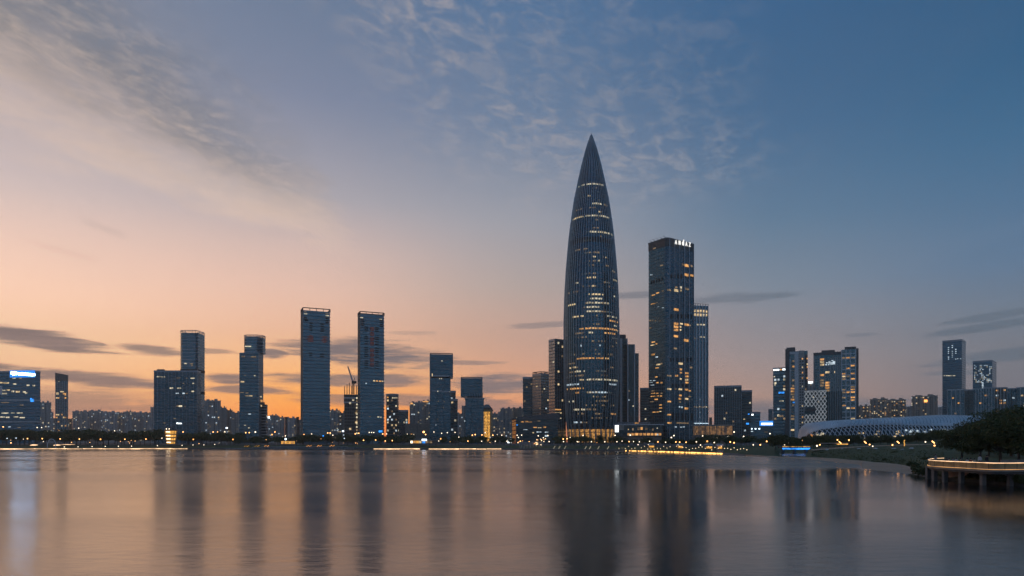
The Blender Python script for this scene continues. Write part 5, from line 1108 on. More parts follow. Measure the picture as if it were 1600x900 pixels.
for k, (px, r, f) in enumerate([(1272, 1, .7), (1284, 2, .3), (1303, 1, .6), (1322, 2, .5), (1349, 1, .8), (1371, 2, .2), (1383, 1, .5), (1399, 2, .6), (1412, 1, .4), (1436, 1, .5), (1447, 2, .2), (1462, 1, .7)]):
    q = min(RBF, key=lambda t_: abs(t_[0]-px))[1]; Y = q[r][0]+(q[r+1][0]-q[r][0])*f; z = q[r][1]+(q[r+1][1]-q[r][1])*f; sc = sr.uniform(.45, .9)
    o = bpy.data.objects.new('shrub', bm_[k % 2]); COL.objects.link(o); o.location = (X(px, Y), Y, z-.15); o.scale = (sc*1.3, sc, sc*.8); o.rotation_euler = (0, 0, k*2.1)
    tag(o, 'low rounded shrub on the grass slope '+('right of the blue-lit bridge' if px < 1340 else 'above the sand spit' if px < 1425 else 'left of the terrace'), 'shrub', 'shrubs on the grass slope')

# ---------------------------------------------------------------- lamps
def lamp(px, py, Y, m, zb, r, label, group, style='globe', name='street_lamp'):
    p = PT(px, py, Y); e = empty(name, (p.x, Y, zb), label, 'lamp', group); h = p.z-zb
    b = MB(); b.tube([(0, 0, -.2), (0, 0, h)] if style == 'globe' else [(0, 0, -.2), (0, 0, h+.1), (r*2.2, 0, h+.3)], max(.06, r*.14), 5); b.build('post', 'metal_dark', e)
    b = MB()
    if style == 'bar': b.tube([(-r*1.6, 0, h+r*1.4), (r*1.6, 0, h-r*1.4)], r*.62, 6)
    else: b.ball((0, 0, h), r, 8, 5)
    b.build('lamp_head', m, e); return e
def zoneword(px):
    for x, w_ in ((60, 'below the blue-signed office block'), (112, 'below the slim dark tower'), (240, 'below the long apartment row'), (318, 'around the golden lantern'), (372, 'below the framed grey apartments'), (420, 'below the stepped glass tower'), (472, 'by the dark crane masts'), (530, 'at the foot of the left slab tower'), (605, 'at the foot of the right slab tower'), (670, 'by the shore pavilion'), (720, 'below the tall stacked tower'), (772, 'below the golden block'), (868, 'before the low glass mall'), (970, 'before the bullet tower'), (1040, 'before the low podium'), (1090, 'before the hotel tower'), (1160, 'before the slatted pavilion'), (1215, 'left of the blue-lit bridge'), (1275, 'behind the blue-lit bridge'), (1340, 'on the lawn left of the sand spit'), (1425, 'on the lawn above the sand spit')):
        if px < x: return w_
    return 'on the slope left of the terrace'
up = [(5,667,'o'),(58,668,'w'),(65,668,'w'),(74,674,'w'),(123,669,'w'),(143,673,'w'),(179,673,'w'),(232,674,'o'),(241,675,'w'),(286,675,'o'),(333,675,'o'),(340,675,'o'),(351,675,'W'),(345,679,'w'),(384,676,'o'),(389.5,676,'o'),(399,675,'W'),(425,679,'O'),(429.5,675,'o'),(446,681,'w'),(475,679,'o'),(487,678,'w'),(512,676.5,'o'),(516,676.5,'o'),(520,680,'w'),(555,678,'o'),(560.5,677,'o'),(577,675.6,'w'),(580.5,675.6,'w'),(584,675.8,'w'),(598,678,'o'),(604,678,'w'),(636.5,678,'w'),(643,678,'o'),(646,679,'w'),(662,675,'Y'),(665,679,'o'),(678,675,'w'),(699,676,'w'),(690,677,'w'),(711,675.6,'w'),(717,683,'w'),(738,680,'o'),(742.5,679,'o'),(753,679.5,'o'),(758,676,'c'),(766,683.5,'c'),(770,680,'o'),(777,679.5,'w'),(784,680,'w'),(808,680,'w'),(815,680,'w'),(810,683.5,'w'),(841,681,'w'),(849,684,'w'),(856,680.5,'w'),(891,683.5,'w'),(911,680.5,'w'),(961,680.3,'w'),(985,680,'w'),(1053,680.6,'w'),(1049,683.6,'w'),(1098,681,'w'),(1121,684,'w'),(1137,681.5,'w'),(1147,675,'w'),(1162,682,'w'),(1203,677.5,'w')]
lo = [(11,685,'c'),(25,684.5,'c'),(43,685.4,'o'),(66,685.4,'o'),(94,685.8,'o'),(124,686,'o'),(157,686.4,'O'),(195,686.3,'o'),(17,692,'o'),(228,686,'o'),(253,684.6,'w'),(302,686.6,'O'),(364,686.6,'O'),(587,687.5,'o'),(613,688.4,'o'),(688.5,685.6,'O'),(685.5,689,'w'),(731,689.2,'o'),(752.5,689.4,'w'),(774,689.4,'w'),(792,689.4,'w'),(813,689.5,'o'),(858,690,'w'),(880.5,690,'w'),(902,690.2,'w'),(924,690.2,'w'),(945,690.3,'w'),(964,690.2,'w'),(505,681,'b'),(568,688,'o'),(538,685,'c'),(602,689,'o'),(880,686,'o'),(886,685.4,'o')]
terr = [(972,689.3,'w'),(983,690,'o'),(990,690,'w'),(999,690.3,'w'),(1015,689.5,'w'),(1028,690.4,'o'),(1040,691,'w'),(1056,690.6,'o'),(1062,690.8,'o'),(1059.5,695,'w'),(1072,691,'o'),(1088,690.4,'w'),(1094.5,695.4,'w'),(1105,689.5,'O'),(1109,694.6,'o'),(1116,691.4,'w'),(1013,694.6,'w'),(997,694.8,'w'),(1141,690.6,'o'),(1147,691.8,'o'),(1177,695,'w'),(1188,695,'o'),(1198,689.6,'o'),(1213.5,695,'w')]
right_ = [(1231,690.6,'w','bar'),(1226,695,'w','g'),(1252,693,'w','g'),(1254,688.5,'o','g'),(1276.5,696.6,'W','g'),(1281,695,'o','g'),(1308.5,687.4,'o','g'),(1312.6,691.4,'o','bar'),(1326.5,687.6,'o','g'),(1352,691.2,'o','bar'),(1358.8,694.6,'o','g'),(1363.5,697.3,'w','g'),(1394.5,695.3,'o','g'),(1403.3,691,'o','bar'),(1408.3,701.3,'O','g'),(1458.2,690.8,'o','bar'),(1460.2,696.2,'o','g'),(1446,690.4,'w','g')]
LM = {'o': ('lamp_warm', 1), 'O': ('lamp_orange', 1.35), 'w': ('lamp_white', .85), 'W': ('lamp_white', 1.3), 'c': ('lamp_cool', .7), 'Y': ('lamp_warm', 1.9), 'b': ('lit_blue', 1.4)}
for px, py, k in up:
    m, r = LM[k]; Y = shoreY(px)+95+random.uniform(-10, 10) if px < 1130 else 430; zb = 3.3
    lamp(px, py, Y, m, zb, .50*r, ('tall bright street lamp ' if k in 'OWY' else 'tall warm street lamp ' if k == 'o' else 'tall white street lamp ')+zoneword(px), 'tall lamps above the shore trees', 'arm')
for px, py, k in lo:
    m, r = LM[k]; Y = shoreY(px)+24+random.uniform(-3, 3); lamp(px, py, Y, m, gz(px, Y), .42*r, ('amber' if k in 'oO' else 'white' if k in 'wc' else 'blue')+' shore globe lamp '+zoneword(px), 'globe lamps among the shore trees')
for px, py, k in terr:
    m, r = LM[k]; Y = (shoreY(px) if px < 1130 else 310)+28+random.uniform(-4, 4); lamp(px, py, Y, m, 2.4, .34*r, ('warm' if k in 'oO' else 'white')+' waterfront lamp '+zoneword(px), 'lamps on the waterfront terrace')
for px, py, k, stl in right_:
    m, r = LM[k]; Y = lerp_table([(1220, 330), (1300, 285), (1360, 275), (1410, 262), (1460, 240)], px); zb = lerp_table([(1220, 3), (1300, 3.4), (1360, 3.7), (1410, 4.2), (1460, 4.4)], px)
    if PT(px, py, Y).z < zb+.5: zb = PT(px, py, Y).z-.5
    lamp(px, py, Y, m, zb, .27*r, ('slanted bar' if stl == 'bar' else 'low globe' if py > 694 else 'globe')+' park lamp '+zoneword(px)+(', the amber one' if k == 'O' else ''), 'park lamps on the lawn', stl, 'park_lamp')
# bollard lights along the lawn edge, left
for px, py in [(100.5,698.3),(122,698.2),(144,697.8),(164.5,697.5),(185,697.3),(205.5,697.1),(246,696.4),(284.5,695.9),(301.5,695.2),(318.5,695.1),(335.5,694.4)]:
    Y = shoreY(px)+9; lamp(px, py, Y, 'lamp_white', gz(px, Y)-.2, .3, 'low bollard light '+zoneword(px), 'bollard lights on the lawn edge', name='bollard_light')
# small festoon bulbs on the terrace right of the bullet tower
fr = random.Random(17); k = 0
for px in range(962, 1168, 5):
    py = fr.uniform(697, 703.5) if px < 1130 else fr.uniform(699.5, 703); sh = shoreY(px) if px < 1130 else lerp_table([(1130, 318), (1170, 292)], px); Y = sh+fr.uniform(5, 15)
    p = PT(px, py, Y); e = empty('lantern_light', (p.x, Y, 1.1), 'tiny waterfront lantern '+zoneword(px), 'lantern', 'tiny lanterns on the waterfront'); h = max(.5, p.z-1.1)
    b = MB(); b.tube([(0, 0, -.2), (0, 0, h)], .04, 4); b.build('post', 'metal_dark', e); b = MB(); b.ball((0, 0, h), .17, 6, 4); b.build('lamp_head', 'bulb', e)
pr = random.Random(31)
for k in range(46):
    px = pr.uniform(5, 955)
    if 255 < px < 280 or 636 < px < 690: continue
    Y = shoreY(px)+pr.uniform(16, 60); py = pr.uniform(684, 693.5); zb = gz(px, Y)
    if Z(py, Y) < zb+1.2: py = HZ+(CH-zb-1.6)*F/Y
    lamp(px, py, Y, pr.choice(['lamp_warm', 'lamp_warm', 'lamp_orange', 'lamp_white']), zb, pr.uniform(.16, .28), 'small path light '+zoneword(px), 'small path lights under the shore trees', name='path_light')
masts = [(354.3, 669, 'slim white light mast rising among trees below framed apartments'), (536, 674, 'slim white light mast at the foot of the unfinished tower')]
for px, py, lab in masts:
    Y = shoreY(px)+60; p = PT(px, py, Y); e = empty('light_mast', (p.x, Y, 3), lab, 'mast'); b = MB(); b.tube([(0, 0, 0), (0, 0, p.z-3)], [.35, .22], 6); b.build('post', 'metal_light', e)
    b = MB(); b.box(-.7, -.5, p.z-3.4, .7, .3, p.z-2.2); b.build('floodlight', 'lamp_cool', e); b = MB(); b.box(.3, -.4, p.z-6.5, 1.0, .2, p.z-5.8); b.build('floodlight', 'lit_cool', e)

# ---------------------------------------------------------------- waterfront light strips
def strip_seg(px0, px1, z0, z1, m, label, group, off=.0, thick=.5):
    e = None; b = MB(); h = MB(); n = max(1, int((px1-px0)/8)); P0 = None
    for k in range(n+1):
        px = px0+(px1-px0)*k/n; Y = (shoreY(px) if px < 1130 else lerp_table([(1130, 313), (1150, 298), (1165, 284)], px))-.15-off; p = Vector((X(px, Y), Y, 0))
        if P0 is not None:
            for mb, za, zb, y0, y1 in ((b, z0, z1, 0, -thick), (h, z1, z1+.14, .1, -thick-.15)):
                mb.hexa([(P0.x, P0.y+y1, za), (p.x, p.y+y1, za), (p.x, p.y+y0, za), (P0.x, P0.y+y0, za), (P0.x, P0.y+y1, zb), (p.x, p.y+y1, zb), (p.x, p.y+y0, zb), (P0.x, P0.y+y0, zb)])
        else: org = p.copy()
        P0 = p
    e = empty('strip_light', org, label, 'strip light', group); b.build('light_tube', m, e, org); h.build('hood', 'metal_dark', e, org)
for k, (a, b_) in enumerate([(-40, 52), (53, 104), (105, 128), (130, 160), (161, 219), (220, 268), (269, 293)]):
    strip_seg(a, b_, .30+.12*(k % 2), .66+.12*(k % 2), 'led_strip', ['long glowing strip at the waterline below the blue-signed office', 'glowing waterline strip below the white arch', 'short glowing waterline strip right of the white arch', 'glowing waterline strip left of the apartment row', 'long glowing waterline strip below the apartment row', 'bright waterline strip under the golden lantern', 'last waterline strip right of the golden lantern'][k], 'strips along the left waterline')
for k, (a, b_) in enumerate([(584, 625), (626, 656), (670, 717), (718, 744), (745, 760), (761, 794)]):
    strip_seg(a, b_, .30+.1*(k % 2), .62+.1*(k % 2), 'led_strip', ['glowing waterline strip below the right slab tower', 'glowing waterline strip left of the shore pavilion', 'glowing waterline strip right of the shore pavilion', 'glowing waterline strip below the tall stacked tower', 'short glowing waterline strip between the stacked towers', 'glowing waterline strip below the golden block'][k], 'strips along the middle waterline')
for k, (a, b_) in enumerate([(977, 1000), (1001, 1030), (1031, 1052), (1053, 1078), (1079, 1104), (1105, 1129)]):
    strip_seg(a, b_, .1, .68, 'led_gold', ['first golden strip of the waterfront before the podium', 'second golden waterfront strip, before the podium end', 'golden waterfront strip left of the hotel tower foot', 'golden waterfront strip before the hotel tower', 'golden waterfront strip before the finned tower', 'last golden waterfront strip before the slatted pavilion'][k], 'golden waterfront strips')
# light streaks of two lit carts near the arch, built as tubes on posts
for px, py, wd, lab in ((53, 695.3, 12, 'bright low light streak left of the white arch'), (89, 695.4, 11, 'bright low light streak right of the white arch'), (105, 694.6, 24, 'thin dim light streak trailing right of the white arch')):
    Y = shoreY(px)+12; p = PT(px, py, Y); wm = wd/F*Y/2; e = empty('light_streak', (p.x, Y, gz(px, Y)), lab, 'light streak'); hz = p.z-gz(px, Y); r = .5 if wd < 20 else .22
    b = MB(); b.tube([(-wm, 0, hz-.3), (-wm*.4, 0, hz), (wm*.4, 0, hz), (wm, 0, hz)], [r*.5, r, r, r*.4], 6); b.build('light_tube', 'led_strip', e); b = MB()
    for s_ in (-.6, .6): b.tube([(wm*s_, 0, -.2), (wm*s_, 0, hz)], .1, 4)
    b.build('post', 'metal_dark', e)
# white arch
Y = shoreY(80)+8; e = empty('arch', (X(80.5, Y), Y, gz(80, Y)), 'thin white arch standing on the lawn by the water', 'arch'); b = MB(); rw = 6.6/F*Y; hh = Z(686, Y)-gz(80, Y)
b.tube([(-rw*math.cos(math.pi*k/16)*(1+.06*math.sin(math.pi*k/16)), 0, hh*math.sin(math.pi*k/16)**.8) for k in range(17)], .28, 6); b.build('hoop', 'white_panel', e)
b = MB(); b.box(-rw-.6, -.5, -.3, -rw+.6, .5, .3); b.box(rw-.6, -.5, -.3, rw+.6, .5, .3); b.build('footing', 'concrete_grey', e)
# golden lantern tower
Y = shoreY(267)+14; LY = Y; e = empty('lantern_tower', (X(267, Y), Y, gz(267, Y)), 'glowing golden four-tier lantern tower with spire on the shore', 'tower'); z0 = gz(267, Y); kx = Y/F
def R8(y): return lerp_table([(672.5, 8.9), (694, 6.2)], y)*kx
tiers = [(672.8, 678.3), (678.8, 683.6), (684.1, 688.6), (689.4, 694)]
for yt, yb in tiers:
    za, zb = Z(yb, Y)-z0, Z(yt, Y)-z0; b = MB(); b.lathe((0, 0, 0), [(R8(yb)-.35, za+.3), (R8(yt)-.35, zb-.3)], 12); b.build('lit_wall', 'lit_gold', e)
    b = MB(); b.lathe((0, 0, 0), [(R8(yb)*.3, za), (R8(yb)+.25, za), (R8(yb)+.25, za+.35), (R8(yb)*.3, za+.35)], 12); b.build('ledge', 'gold_panel', e)
    b = MB()
    for k in range(12): a = 2*math.pi*k/12; b.tube([(R8(yb)*math.cos(a), R8(yb)*math.sin(a), za), (R8(yt)*math.cos(a), R8(yt)*math.sin(a), zb)], .13, 4)
    b.build('post', 'gold_panel', e)
    b = MB(); zm = za+(zb-za)*.62; b.box(-1.5, -R8(yt)-.25, zm-.35, 1.5, -R8(yt)+.1, zm+.35); b.build('lamp_panel', 'lamp_white', e)
zt = Z(672.5, Y)-z0; b = MB(); b.lathe((0, 0, 0), [(R8(672.5)+.3, zt), (R8(672.5)+.3, zt+.4), (R8(672.5)*.55, zt+2.2), (.4, zt+3.2)], 12); b.build('roof', 'metal_dark', e)
b = MB(); b.tube([(0, 0, zt+3), (0, 0, Z(650, Y)-z0)], [.28, .06], 5)
for k in range(6): a = 2*math.pi*k/6; r = R8(672.5); b.tube([(r*math.cos(a), r*math.sin(a), zt), (r*1.02*math.cos(a), r*1.02*math.sin(a), zt+3.5), (.2*math.cos(a), .2*math.sin(a), zt+6.5)], .09, 4)
b.build('spire', 'metal_mid', e); b = MB()
for dx in (-1.2, 1.0): b.ball((dx, -R8(672)-.1, zt+1.1), .42, 6, 4)
b.build('lamp_head', 'lamp_white', e)
# stepped quay and lit kiosk
Y0 = shoreY(450)
e = empty('stepped_quay', (X(450, Y0), Y0-2, 0), 'low stepped quay with rounded ends left of the slab towers', 'quay'); o_ = e.location
for k, (a, c, z, zt, dy) in enumerate([(352, 560, -.4, .75, -2.2), (395, 535, .75, 1.5, -.6), (408, 538, 1.5, 2.1, 1.2), (520, 562, .8, 1.7, 1.6)]):
    b = MB(); pl = [(X(a, Y0), Y0+dy), (X(c-6, Y0), Y0+dy), (X(c, Y0), Y0+dy+3), (X(c, Y0), Y0+dy+9), (X(a, Y0), Y0+dy+9)]; b.prism(pl, z, zt-.22); b.build('step', 'metal_dark', e, o_); b = MB(); b.prism([(p[0], p[1]-.35) for p in pl[:2]]+[(pl[2][0]+.3, pl[2][1]), pl[3], pl[4]], zt-.22, zt); b.build('coping', 'concrete_grey', e, o_)
b = MB()
for k in range(44): x = X(356+k*4.6, Y0); b.box(x-.35, Y0-2.7, .05, x+.35, Y0-2.2, .4)
b.build('fender', 'concrete_light', e, o_, ); 
Y = Y0+14; e = empty('kiosk', (X(450, Y), Y, gz(450, Y)), 'low kiosk glowing yellow on the quay near the crane masts', 'kiosk'); z0 = gz(450, Y)
b = MB(); hw = 11/F*Y; b.box(-hw, 0, 0, hw, 4, Z(688.6, Y)-z0); b.build('wall', 'concrete_dark', e); zt = Z(688.6, Y)-z0
for k in range(7): x = -hw+hw*2*(k+.5)/7; b = MB(); b.box(x-hw/9.5, -.12, zt*.5, x+hw/9.5, .06, zt-.35); b.build('lit_window', 'lit_gold' if k not in (1, 5) else 'lit_amber', e)
b = MB(); b.box(-hw-.5, -.8, zt, hw+.5, 4.5, zt+.3); b.build('roof', 'metal_dark', e)
fl_ = empty('floodlight', (X(445, Y), Y+2, gz(445, Y)), 'glaring blue-white floodlight above the yellow kiosk', 'lamp'); b = MB(); b.tube([(0, 0, 0), (0, 0, Z(686, Y)-z0)], .12, 5); b.build('post', 'metal_dark', fl_); b = MB(); b.ball((0, 0, Z(686, Y)-z0), .85, 8, 5); b.build('lamp_head', 'lamp_cool', fl_)
for k, (px, lab) in enumerate([(387, 'low bush lit yellow from below, left of the yellow kiosk'), (403, 'second bush lit yellow from below near the quay'), (418, 'bush with amber lights near the yellow kiosk'), (484, 'low bush with amber lights below the left slab tower'), (500, 'bush with amber lights beside a small blue light'), (520, 'bush with amber lights right of the small blue light')]):
    Y = Y0+16; e = empty('lit_bush', (X(px, Y), Y, gz(px, Y)), lab, 'bush', 'bushes lit from below'); o = bpy.data.objects.new('crown', bm_[k % 2]); COL.objects.link(o); o.parent = e; o.scale = (1.9, 1.5, 1.5)
    for j in range(4): b = MB(); b.ball((-1.6+j*1.05, -1.9, .4+.5*(j % 2)), .24, 6, 4); b.build('uplight', 'lamp_orange' if k > 1 else 'lit_gold', e)
# shore pavilion with white-blue and yellow lights
Y = shoreY(661)+14; z0 = gz(661, Y); e = empty('shore_pavilion', (X(661, Y), Y, z0), 'lit shore pavilion with blue-white corner and yellow shop windows', 'pavilion')
def bx_(x0, x1, y0, y1, d0, d1, name, m): b = MB(); b.box(X(x0, Y)-e.location.x, d0, Z(y1, Y)-z0, X(x1, Y)-e.location.x, d1, Z(y0, Y)-z0); return b.build(name, m, e)
bx_(641, 682, 688.3, 695.4, .4, 6, 'wall', 'concrete_dark'); bx_(640, 683, 687.2, 688, -1, 7, 'roof', 'concrete_beige')
for x0, x1, m in ((641.5, 644.5, 'lamp_white'), (645.5, 648.5, 'lit_amber'), (649, 654, 'lit_gold'), (654.5, 658, 'lit_warm'), (665, 669, 'lit_dim'), (670, 675, 'lit_dim')): bx_(x0, x1, 688.8, 692.5, .1, .38, 'lit_window', m)
bx_(659.5, 667, 685.8, 688.8, -1.6, -1.05, 'sign', 'sign_white'); bx_(660, 664.5, 689.3, 692.5, -1.4, -1, 'sign', 'lit_blue')
for x in (643, 652, 661, 671, 681): b = MB(); x_ = X(x, Y)-e.location.x; b.tube([(x_, -.7, 0), (x_, -.7, Z(688, Y)-z0)], .12, 5); b.build('post', 'metal_dark', e)
# flared frame on the shore
Y = shoreY(830)+7; z0 = .9; e = empty('flared_pergola', (X(830, Y), Y, z0), 'low open pergola of outward leaning posts with tiny lights on the shore', 'pergola')
for k in range(16):
    px = 813+k*2.3; x = X(px, Y)-e.location.x; lean = (px-829)*.09; b = MB(); b.tube([(x, (k % 2)*3, 0), (x+lean*.5, (k % 2)*3, Z(690.5, Y)-z0)], .16, 4); b.build('post', 'metal_light', e)
b = MB(); b.tube([(X(809, Y)-e.location.x, 0, Z(690.8, Y)-z0), (X(852, Y)-e.location.x, 0, Z(690.8, Y)-z0)], .16, 4); b.tube([(X(811, Y)-e.location.x, 3, Z(692.8, Y)-z0), (X(850, Y)-e.location.x, 3, Z(692.8, Y)-z0)], .14, 4); b.build('beam', 'metal_light', e)
rr = random.Random(4)
for k in range(18): b = MB(); b.ball((X(rr.choice((811, 836, 839, 846, 851))+rr.uniform(-2, 2), Y)-e.location.x, -.3, Z(rr.uniform(685.5, 695.5), Y)-z0), .3, 6, 4); b.build('bulb', 'bulb' if k % 3 else 'lamp_orange', e)
for px in (866, 874, 883, 915, 922, 935, 950):     # slanted white marker poles on the embankment
    Y = shoreY(px)+3; e = empty('marker_pole', (X(px, Y), Y, .95), 'slanted white embankment pole '+zoneword(px), 'pole', 'slanted poles on the embankment'); b = MB(); b.tube([(-.6, 0, 0), (.6, 0, 1.9)], .14, 5); b.build('shaft', 'lit_white', e); b = MB(); b.box(-.9, -.25, -.3, -.3, .25, .05); b.build('footing', 'concrete_grey', e)

# terrace huts on the golden waterfront
for k, (px, wd, lab) in enumerate([(1018, 9, 'open lit stall on the waterfront before the podium end'), (1063, 8, 'open lit stall on the waterfront before the hotel tower'), (1108, 10, 'open lit stall on the waterfront before the finned tower'), (1125, 7, 'small open lit stall near the slatted pavilion')]):
    Y = shoreY(px)+18; e = empty('stall', (X(px, Y), Y, 2.0), lab, 'stall', 'stalls on the golden waterfront'); hw = wd/F*Y/2
    b = MB(); b.box(-hw, 0, 0, hw, 2.5, 1.7); b.build('counter', 'concrete_brown', e); b = MB(); b.box(-hw*.9, -.15, .5, hw*.9, .0, 1.5); b.build('lit_window', 'lit_gold', e); b = MB(); b.hexa([(-hw-.5, -1, 2.2), (hw+.5, -1, 2.2), (hw+.5, 3, 2.2), (-hw-.5, 3, 2.2), (-hw*.6, 0, 3), (hw*.6, 0, 3), (hw*.6, 2, 3), (-hw*.6, 2, 3)]); b.build('canopy', 'concrete_grey', e)
    b = MB(); b.tube([(-hw, -.6, 0), (-hw, -.6, 2.3)], .08, 4); b.tube([(hw, -.6, 0), (hw, -.6, 2.3)], .08, 4); b.build('post', 'metal_dark', e)

# ---------------------------------------------------------------- bridge with blue light over the inlet
YB = 345.0; e = empty('footbridge', (X(1241, YB), YB, 0), 'small footbridge with blue light underneath over the inlet', 'bridge'); xa, xb = X(1219, YB)-e.location.x, X(1264, YB)-e.location.x
zt = Z(698.3, YB); b = MB(); b.box(xa, -2, zt-.55, xb, 2.5, zt); b.build('deck', 'concrete_dark', e); b = MB(); b.box(xa+.4, -2.15, zt+.05, xb-.4, -2.0, zt+.28); b.build('edge_light', 'lit_gold', e)
b = MB(); b.box(xa+.3, -2.3, Z(702.2, YB), xb-.2, -1.9, Z(699.8, YB)); b.build('blue_light', 'lit_blue', e); b = MB()
for k in range(12): x = xa+(xb-xa)*k/11; b.tube([(x, -1.8, zt), (x, -1.8, zt+1.0)], .05, 4)
b.tube([(xa, -1.8, zt+1), (xb, -1.8, zt+1)], .06, 4); b.build('railing', 'metal_dark', e); b = MB()
for f in (.1, .5, .9): x = xa+(xb-xa)*f; b.box(x-.35, -1.2, -1, x+.35, 1.5, zt-.5)
b.build('pier', 'concrete_dark', e)

# park bench shelter with yellow strip and lit sculpture on the lawn
Y = 285; z0 = 3.2; e = empty('park_shelter', (X(1300, Y), Y, z0), 'low park shelter with a yellow lit edge behind the lawn', 'shelter'); b = MB(); b.box(-4.4, -.8, 2.0-.0, 6.4, 1.6, 2.25); b.build('roof', 'concrete_grey', e); b = MB()
for x in (-4, -1.4, 1.2, 3.8, 6): b.tube([(x, 0, -.4), (x, 0, 2.0)], .08, 5)
b.build('post', 'metal_dark', e); b = MB(); b.box(1.6, -.95, 1.55, 6.2, -.82, 1.9); b.build('edge_light', 'lit_gold', e); b = MB(); b.box(-4, .4, -.1, 6, .9, .45); b.build('bench', 'concrete_brown', e)
Y = 262; z0 = 4.3; e = empty('light_column', (X(1413, Y), Y, z0), 'yellow glowing slim light column on the lawn', 'light column'); b = MB(); b.tube([(0, 0, .0), (.1, 0, .8), (-.1, 0, 1.5), (.1, 0, 2.3)], [.14, .2, .13, .18], 6); b.build('lit_shaft', 'lit_gold', e); b = MB(); b.box(-.3, -.3, -.4, .3, .3, 0); b.build('footing', 'concrete_dark', e)
for k, (px, Y, z, sc) in enumerate([(1342, 255, 3.15, .7), (1368, 248, 3.2, .9), (1397, 240, 3.3, .8), (1424, 232, 3.45, .9), (1410, 226, 3.3, .5), (1316, 262, 3.0, .6), (1292, 262, 2.9, .6)]):
    b = MB(); rr = random.Random(k); n = 7; pts = [(sc*rr.uniform(.8, 1.2)*math.cos(2*math.pi*j/n), sc*.8*rr.uniform(.8, 1.2)*math.sin(2*math.pi*j/n)) for j in range(n)]
    i0 = 0; b.v = [(x, y, -.3) for x, y in pts]+[(x*.95, y*.95, sc*.35) for x, y in pts]+[(x*.5, y*.5, sc*.62) for x, y in pts]
    for L_ in (0, n):
        for j in range(n): b.f.append((L_+j, L_+(j+1) % n, L_+n+(j+1) % n, L_+n+j))
    b.f.append(tuple(2*n+j for j in range(n))); b.mi = [0]*len(b.f); o = b.build('boulder', 'concrete_light'); o.location = (X(px, Y), Y, z); tag(o, 'pale boulder lying on the grass '+('above the sand spit' if px > 1335 else 'near the park shelter'), 'boulder', 'boulders on the lawn '+('above the spit' if px > 1335 else 'by the shelter'))

# ---------------------------------------------------------------- the curved terrace
EDGE = [(1475, 118), (1462, 116), (1454, 112.5), (1450.5, 108.5), (1453, 105), (1460, 102.5), (1478, 99.5), (1500, 96.8), (1525, 93.5), (1550, 90.8), (1575, 90.6), (1600, 91.3), (1640, 92.5), (1700, 94)]
def spline(pts, n):
    out = []
    P = [Vector((X(a, y), y)) for a, y in pts]
    for i in range(len(P)-1):
        p0, p1, p2, p3 = P[max(0, i-1)], P[i], P[i+1], P[min(len(P)-1, i+2)]
        for k in range(n):
            t = k/n; out.append(.5*((2*p1)+(p2-p0)*t+(2*p0-5*p1+4*p2-p3)*t*t+(3*p1-p0-3*p2+p3)*t**3))
    out.append(P[-1]); return out
EC = spline(EDGE, 5); ZD, ZR = 2.30, 3.22
T0 = Vector((X(1500, 95), 95, 0)); te = empty('terrace', T0, 'curved waterside deck terrace on posts with glowing rail', 'terrace')
inner = [Vector((X(1475, 119), 119)), Vector((X(1490, 119), 119)), Vector((X(1530, 116), 116)), Vector((X(1600, 112), 112)), Vector((X(1700, 110), 110))]
pl = EC+inner[::-1][:-1]
b = MB(); b.prism([(p.x, p.y) for p in pl], ZD-.28, ZD); b.build('deck', 'paving', te, T0)
def ribbon(pts, z0, z1, d0, d1):
    b = MB(); nrm = []
    for i, p in enumerate(pts):
        d = (pts[min(i+1, len(pts)-1)]-pts[max(i-1, 0)]).normalized(); nrm.append(Vector((d.y, -d.x)))
    for i in range(len(pts)-1):
        p, q, m, n = pts[i], pts[i+1], nrm[i], nrm[i+1]; a, c, d, f = p+m*d1, q+n*d1, q+n*d0, p+m*d0
        b.hexa([(v.x, v.y, z) for z in (z0, z1) for v in (a, c, d, f)])
    return b
plain('pier_concrete', (.17, .165, .16), .8); plain('fascia', (.26, .24, .21), .6); plain('rail_mesh', (.42, .31, .15), .55, .2, .2, 1)
ribbon(EC, ZD-.34, ZD-.10, .02, .18).build('fascia', 'fascia', te, T0); ribbon(EC, ZD-.62, ZD-.36, -.4, -.15).build('edge_beam', 'concrete_dark', te, T0)
ribbon(EC, ZD-.04, ZD+.02, .05, .14).build('deck_light', 'led_deck', te, T0)
ribbon(EC, ZR-.03, ZR+.05, -.06, .08).build('handrail', 'metal_light', te, T0); ribbon(EC, ZR-.09, ZR-.045, -.02, .05).build('rail_light', 'led_rail', te, T0)
acc = 0; last = 0
for i in range(1, len(EC)):
    acc += (EC[i]-EC[i-1]).length
    if acc-last > 1.9 or i == len(EC)-1:
        p = EC[i]; b = MB(); b.tube([(p.x, p.y, ZD), (p.x, p.y, ZR)], .045, 5); b.build('rail_post', 'metal_dark', te, T0); last = acc
for i in range(0, len(EC)-1, 2):
    seg = EC[i:i+3]; ribbon(seg, ZD+.12, ZR-.14, -.012, .012).build('rail_panel', 'rail_mesh', te, T0)
for px, Y in ((1451.5, 108.4), (1454.5, 112.6), (1462, 103), (1478, 100.4), (1504, 97.6), (1538, 93.4), (1580.5, 92), (1624, 93), (1479, 106), (1461, 110)):
    b = MB(); x = X(px, Y); b.box(x-.27, Y-.02, -1, x+.27, Y+.55, ZD-.3); b.build('post', 'pier_concrete', te, T0)
RW = [(1474, 112), (1480, 108), (1500, 105), (1525, 102), (1550, 99), (1600, 94.5), (1700, 92)]
rw = spline(RW, 4); b = ribbon(rw, -.2, ZD-.3, -.5, 0); o = b.build('retaining_wall', 'retaining', None, T0); o.location = T0; tag(o, 'pinkish-brown retaining wall under the curved terrace deck', 'wall')
b = MB(); x0 = X(1572, 100); o = None
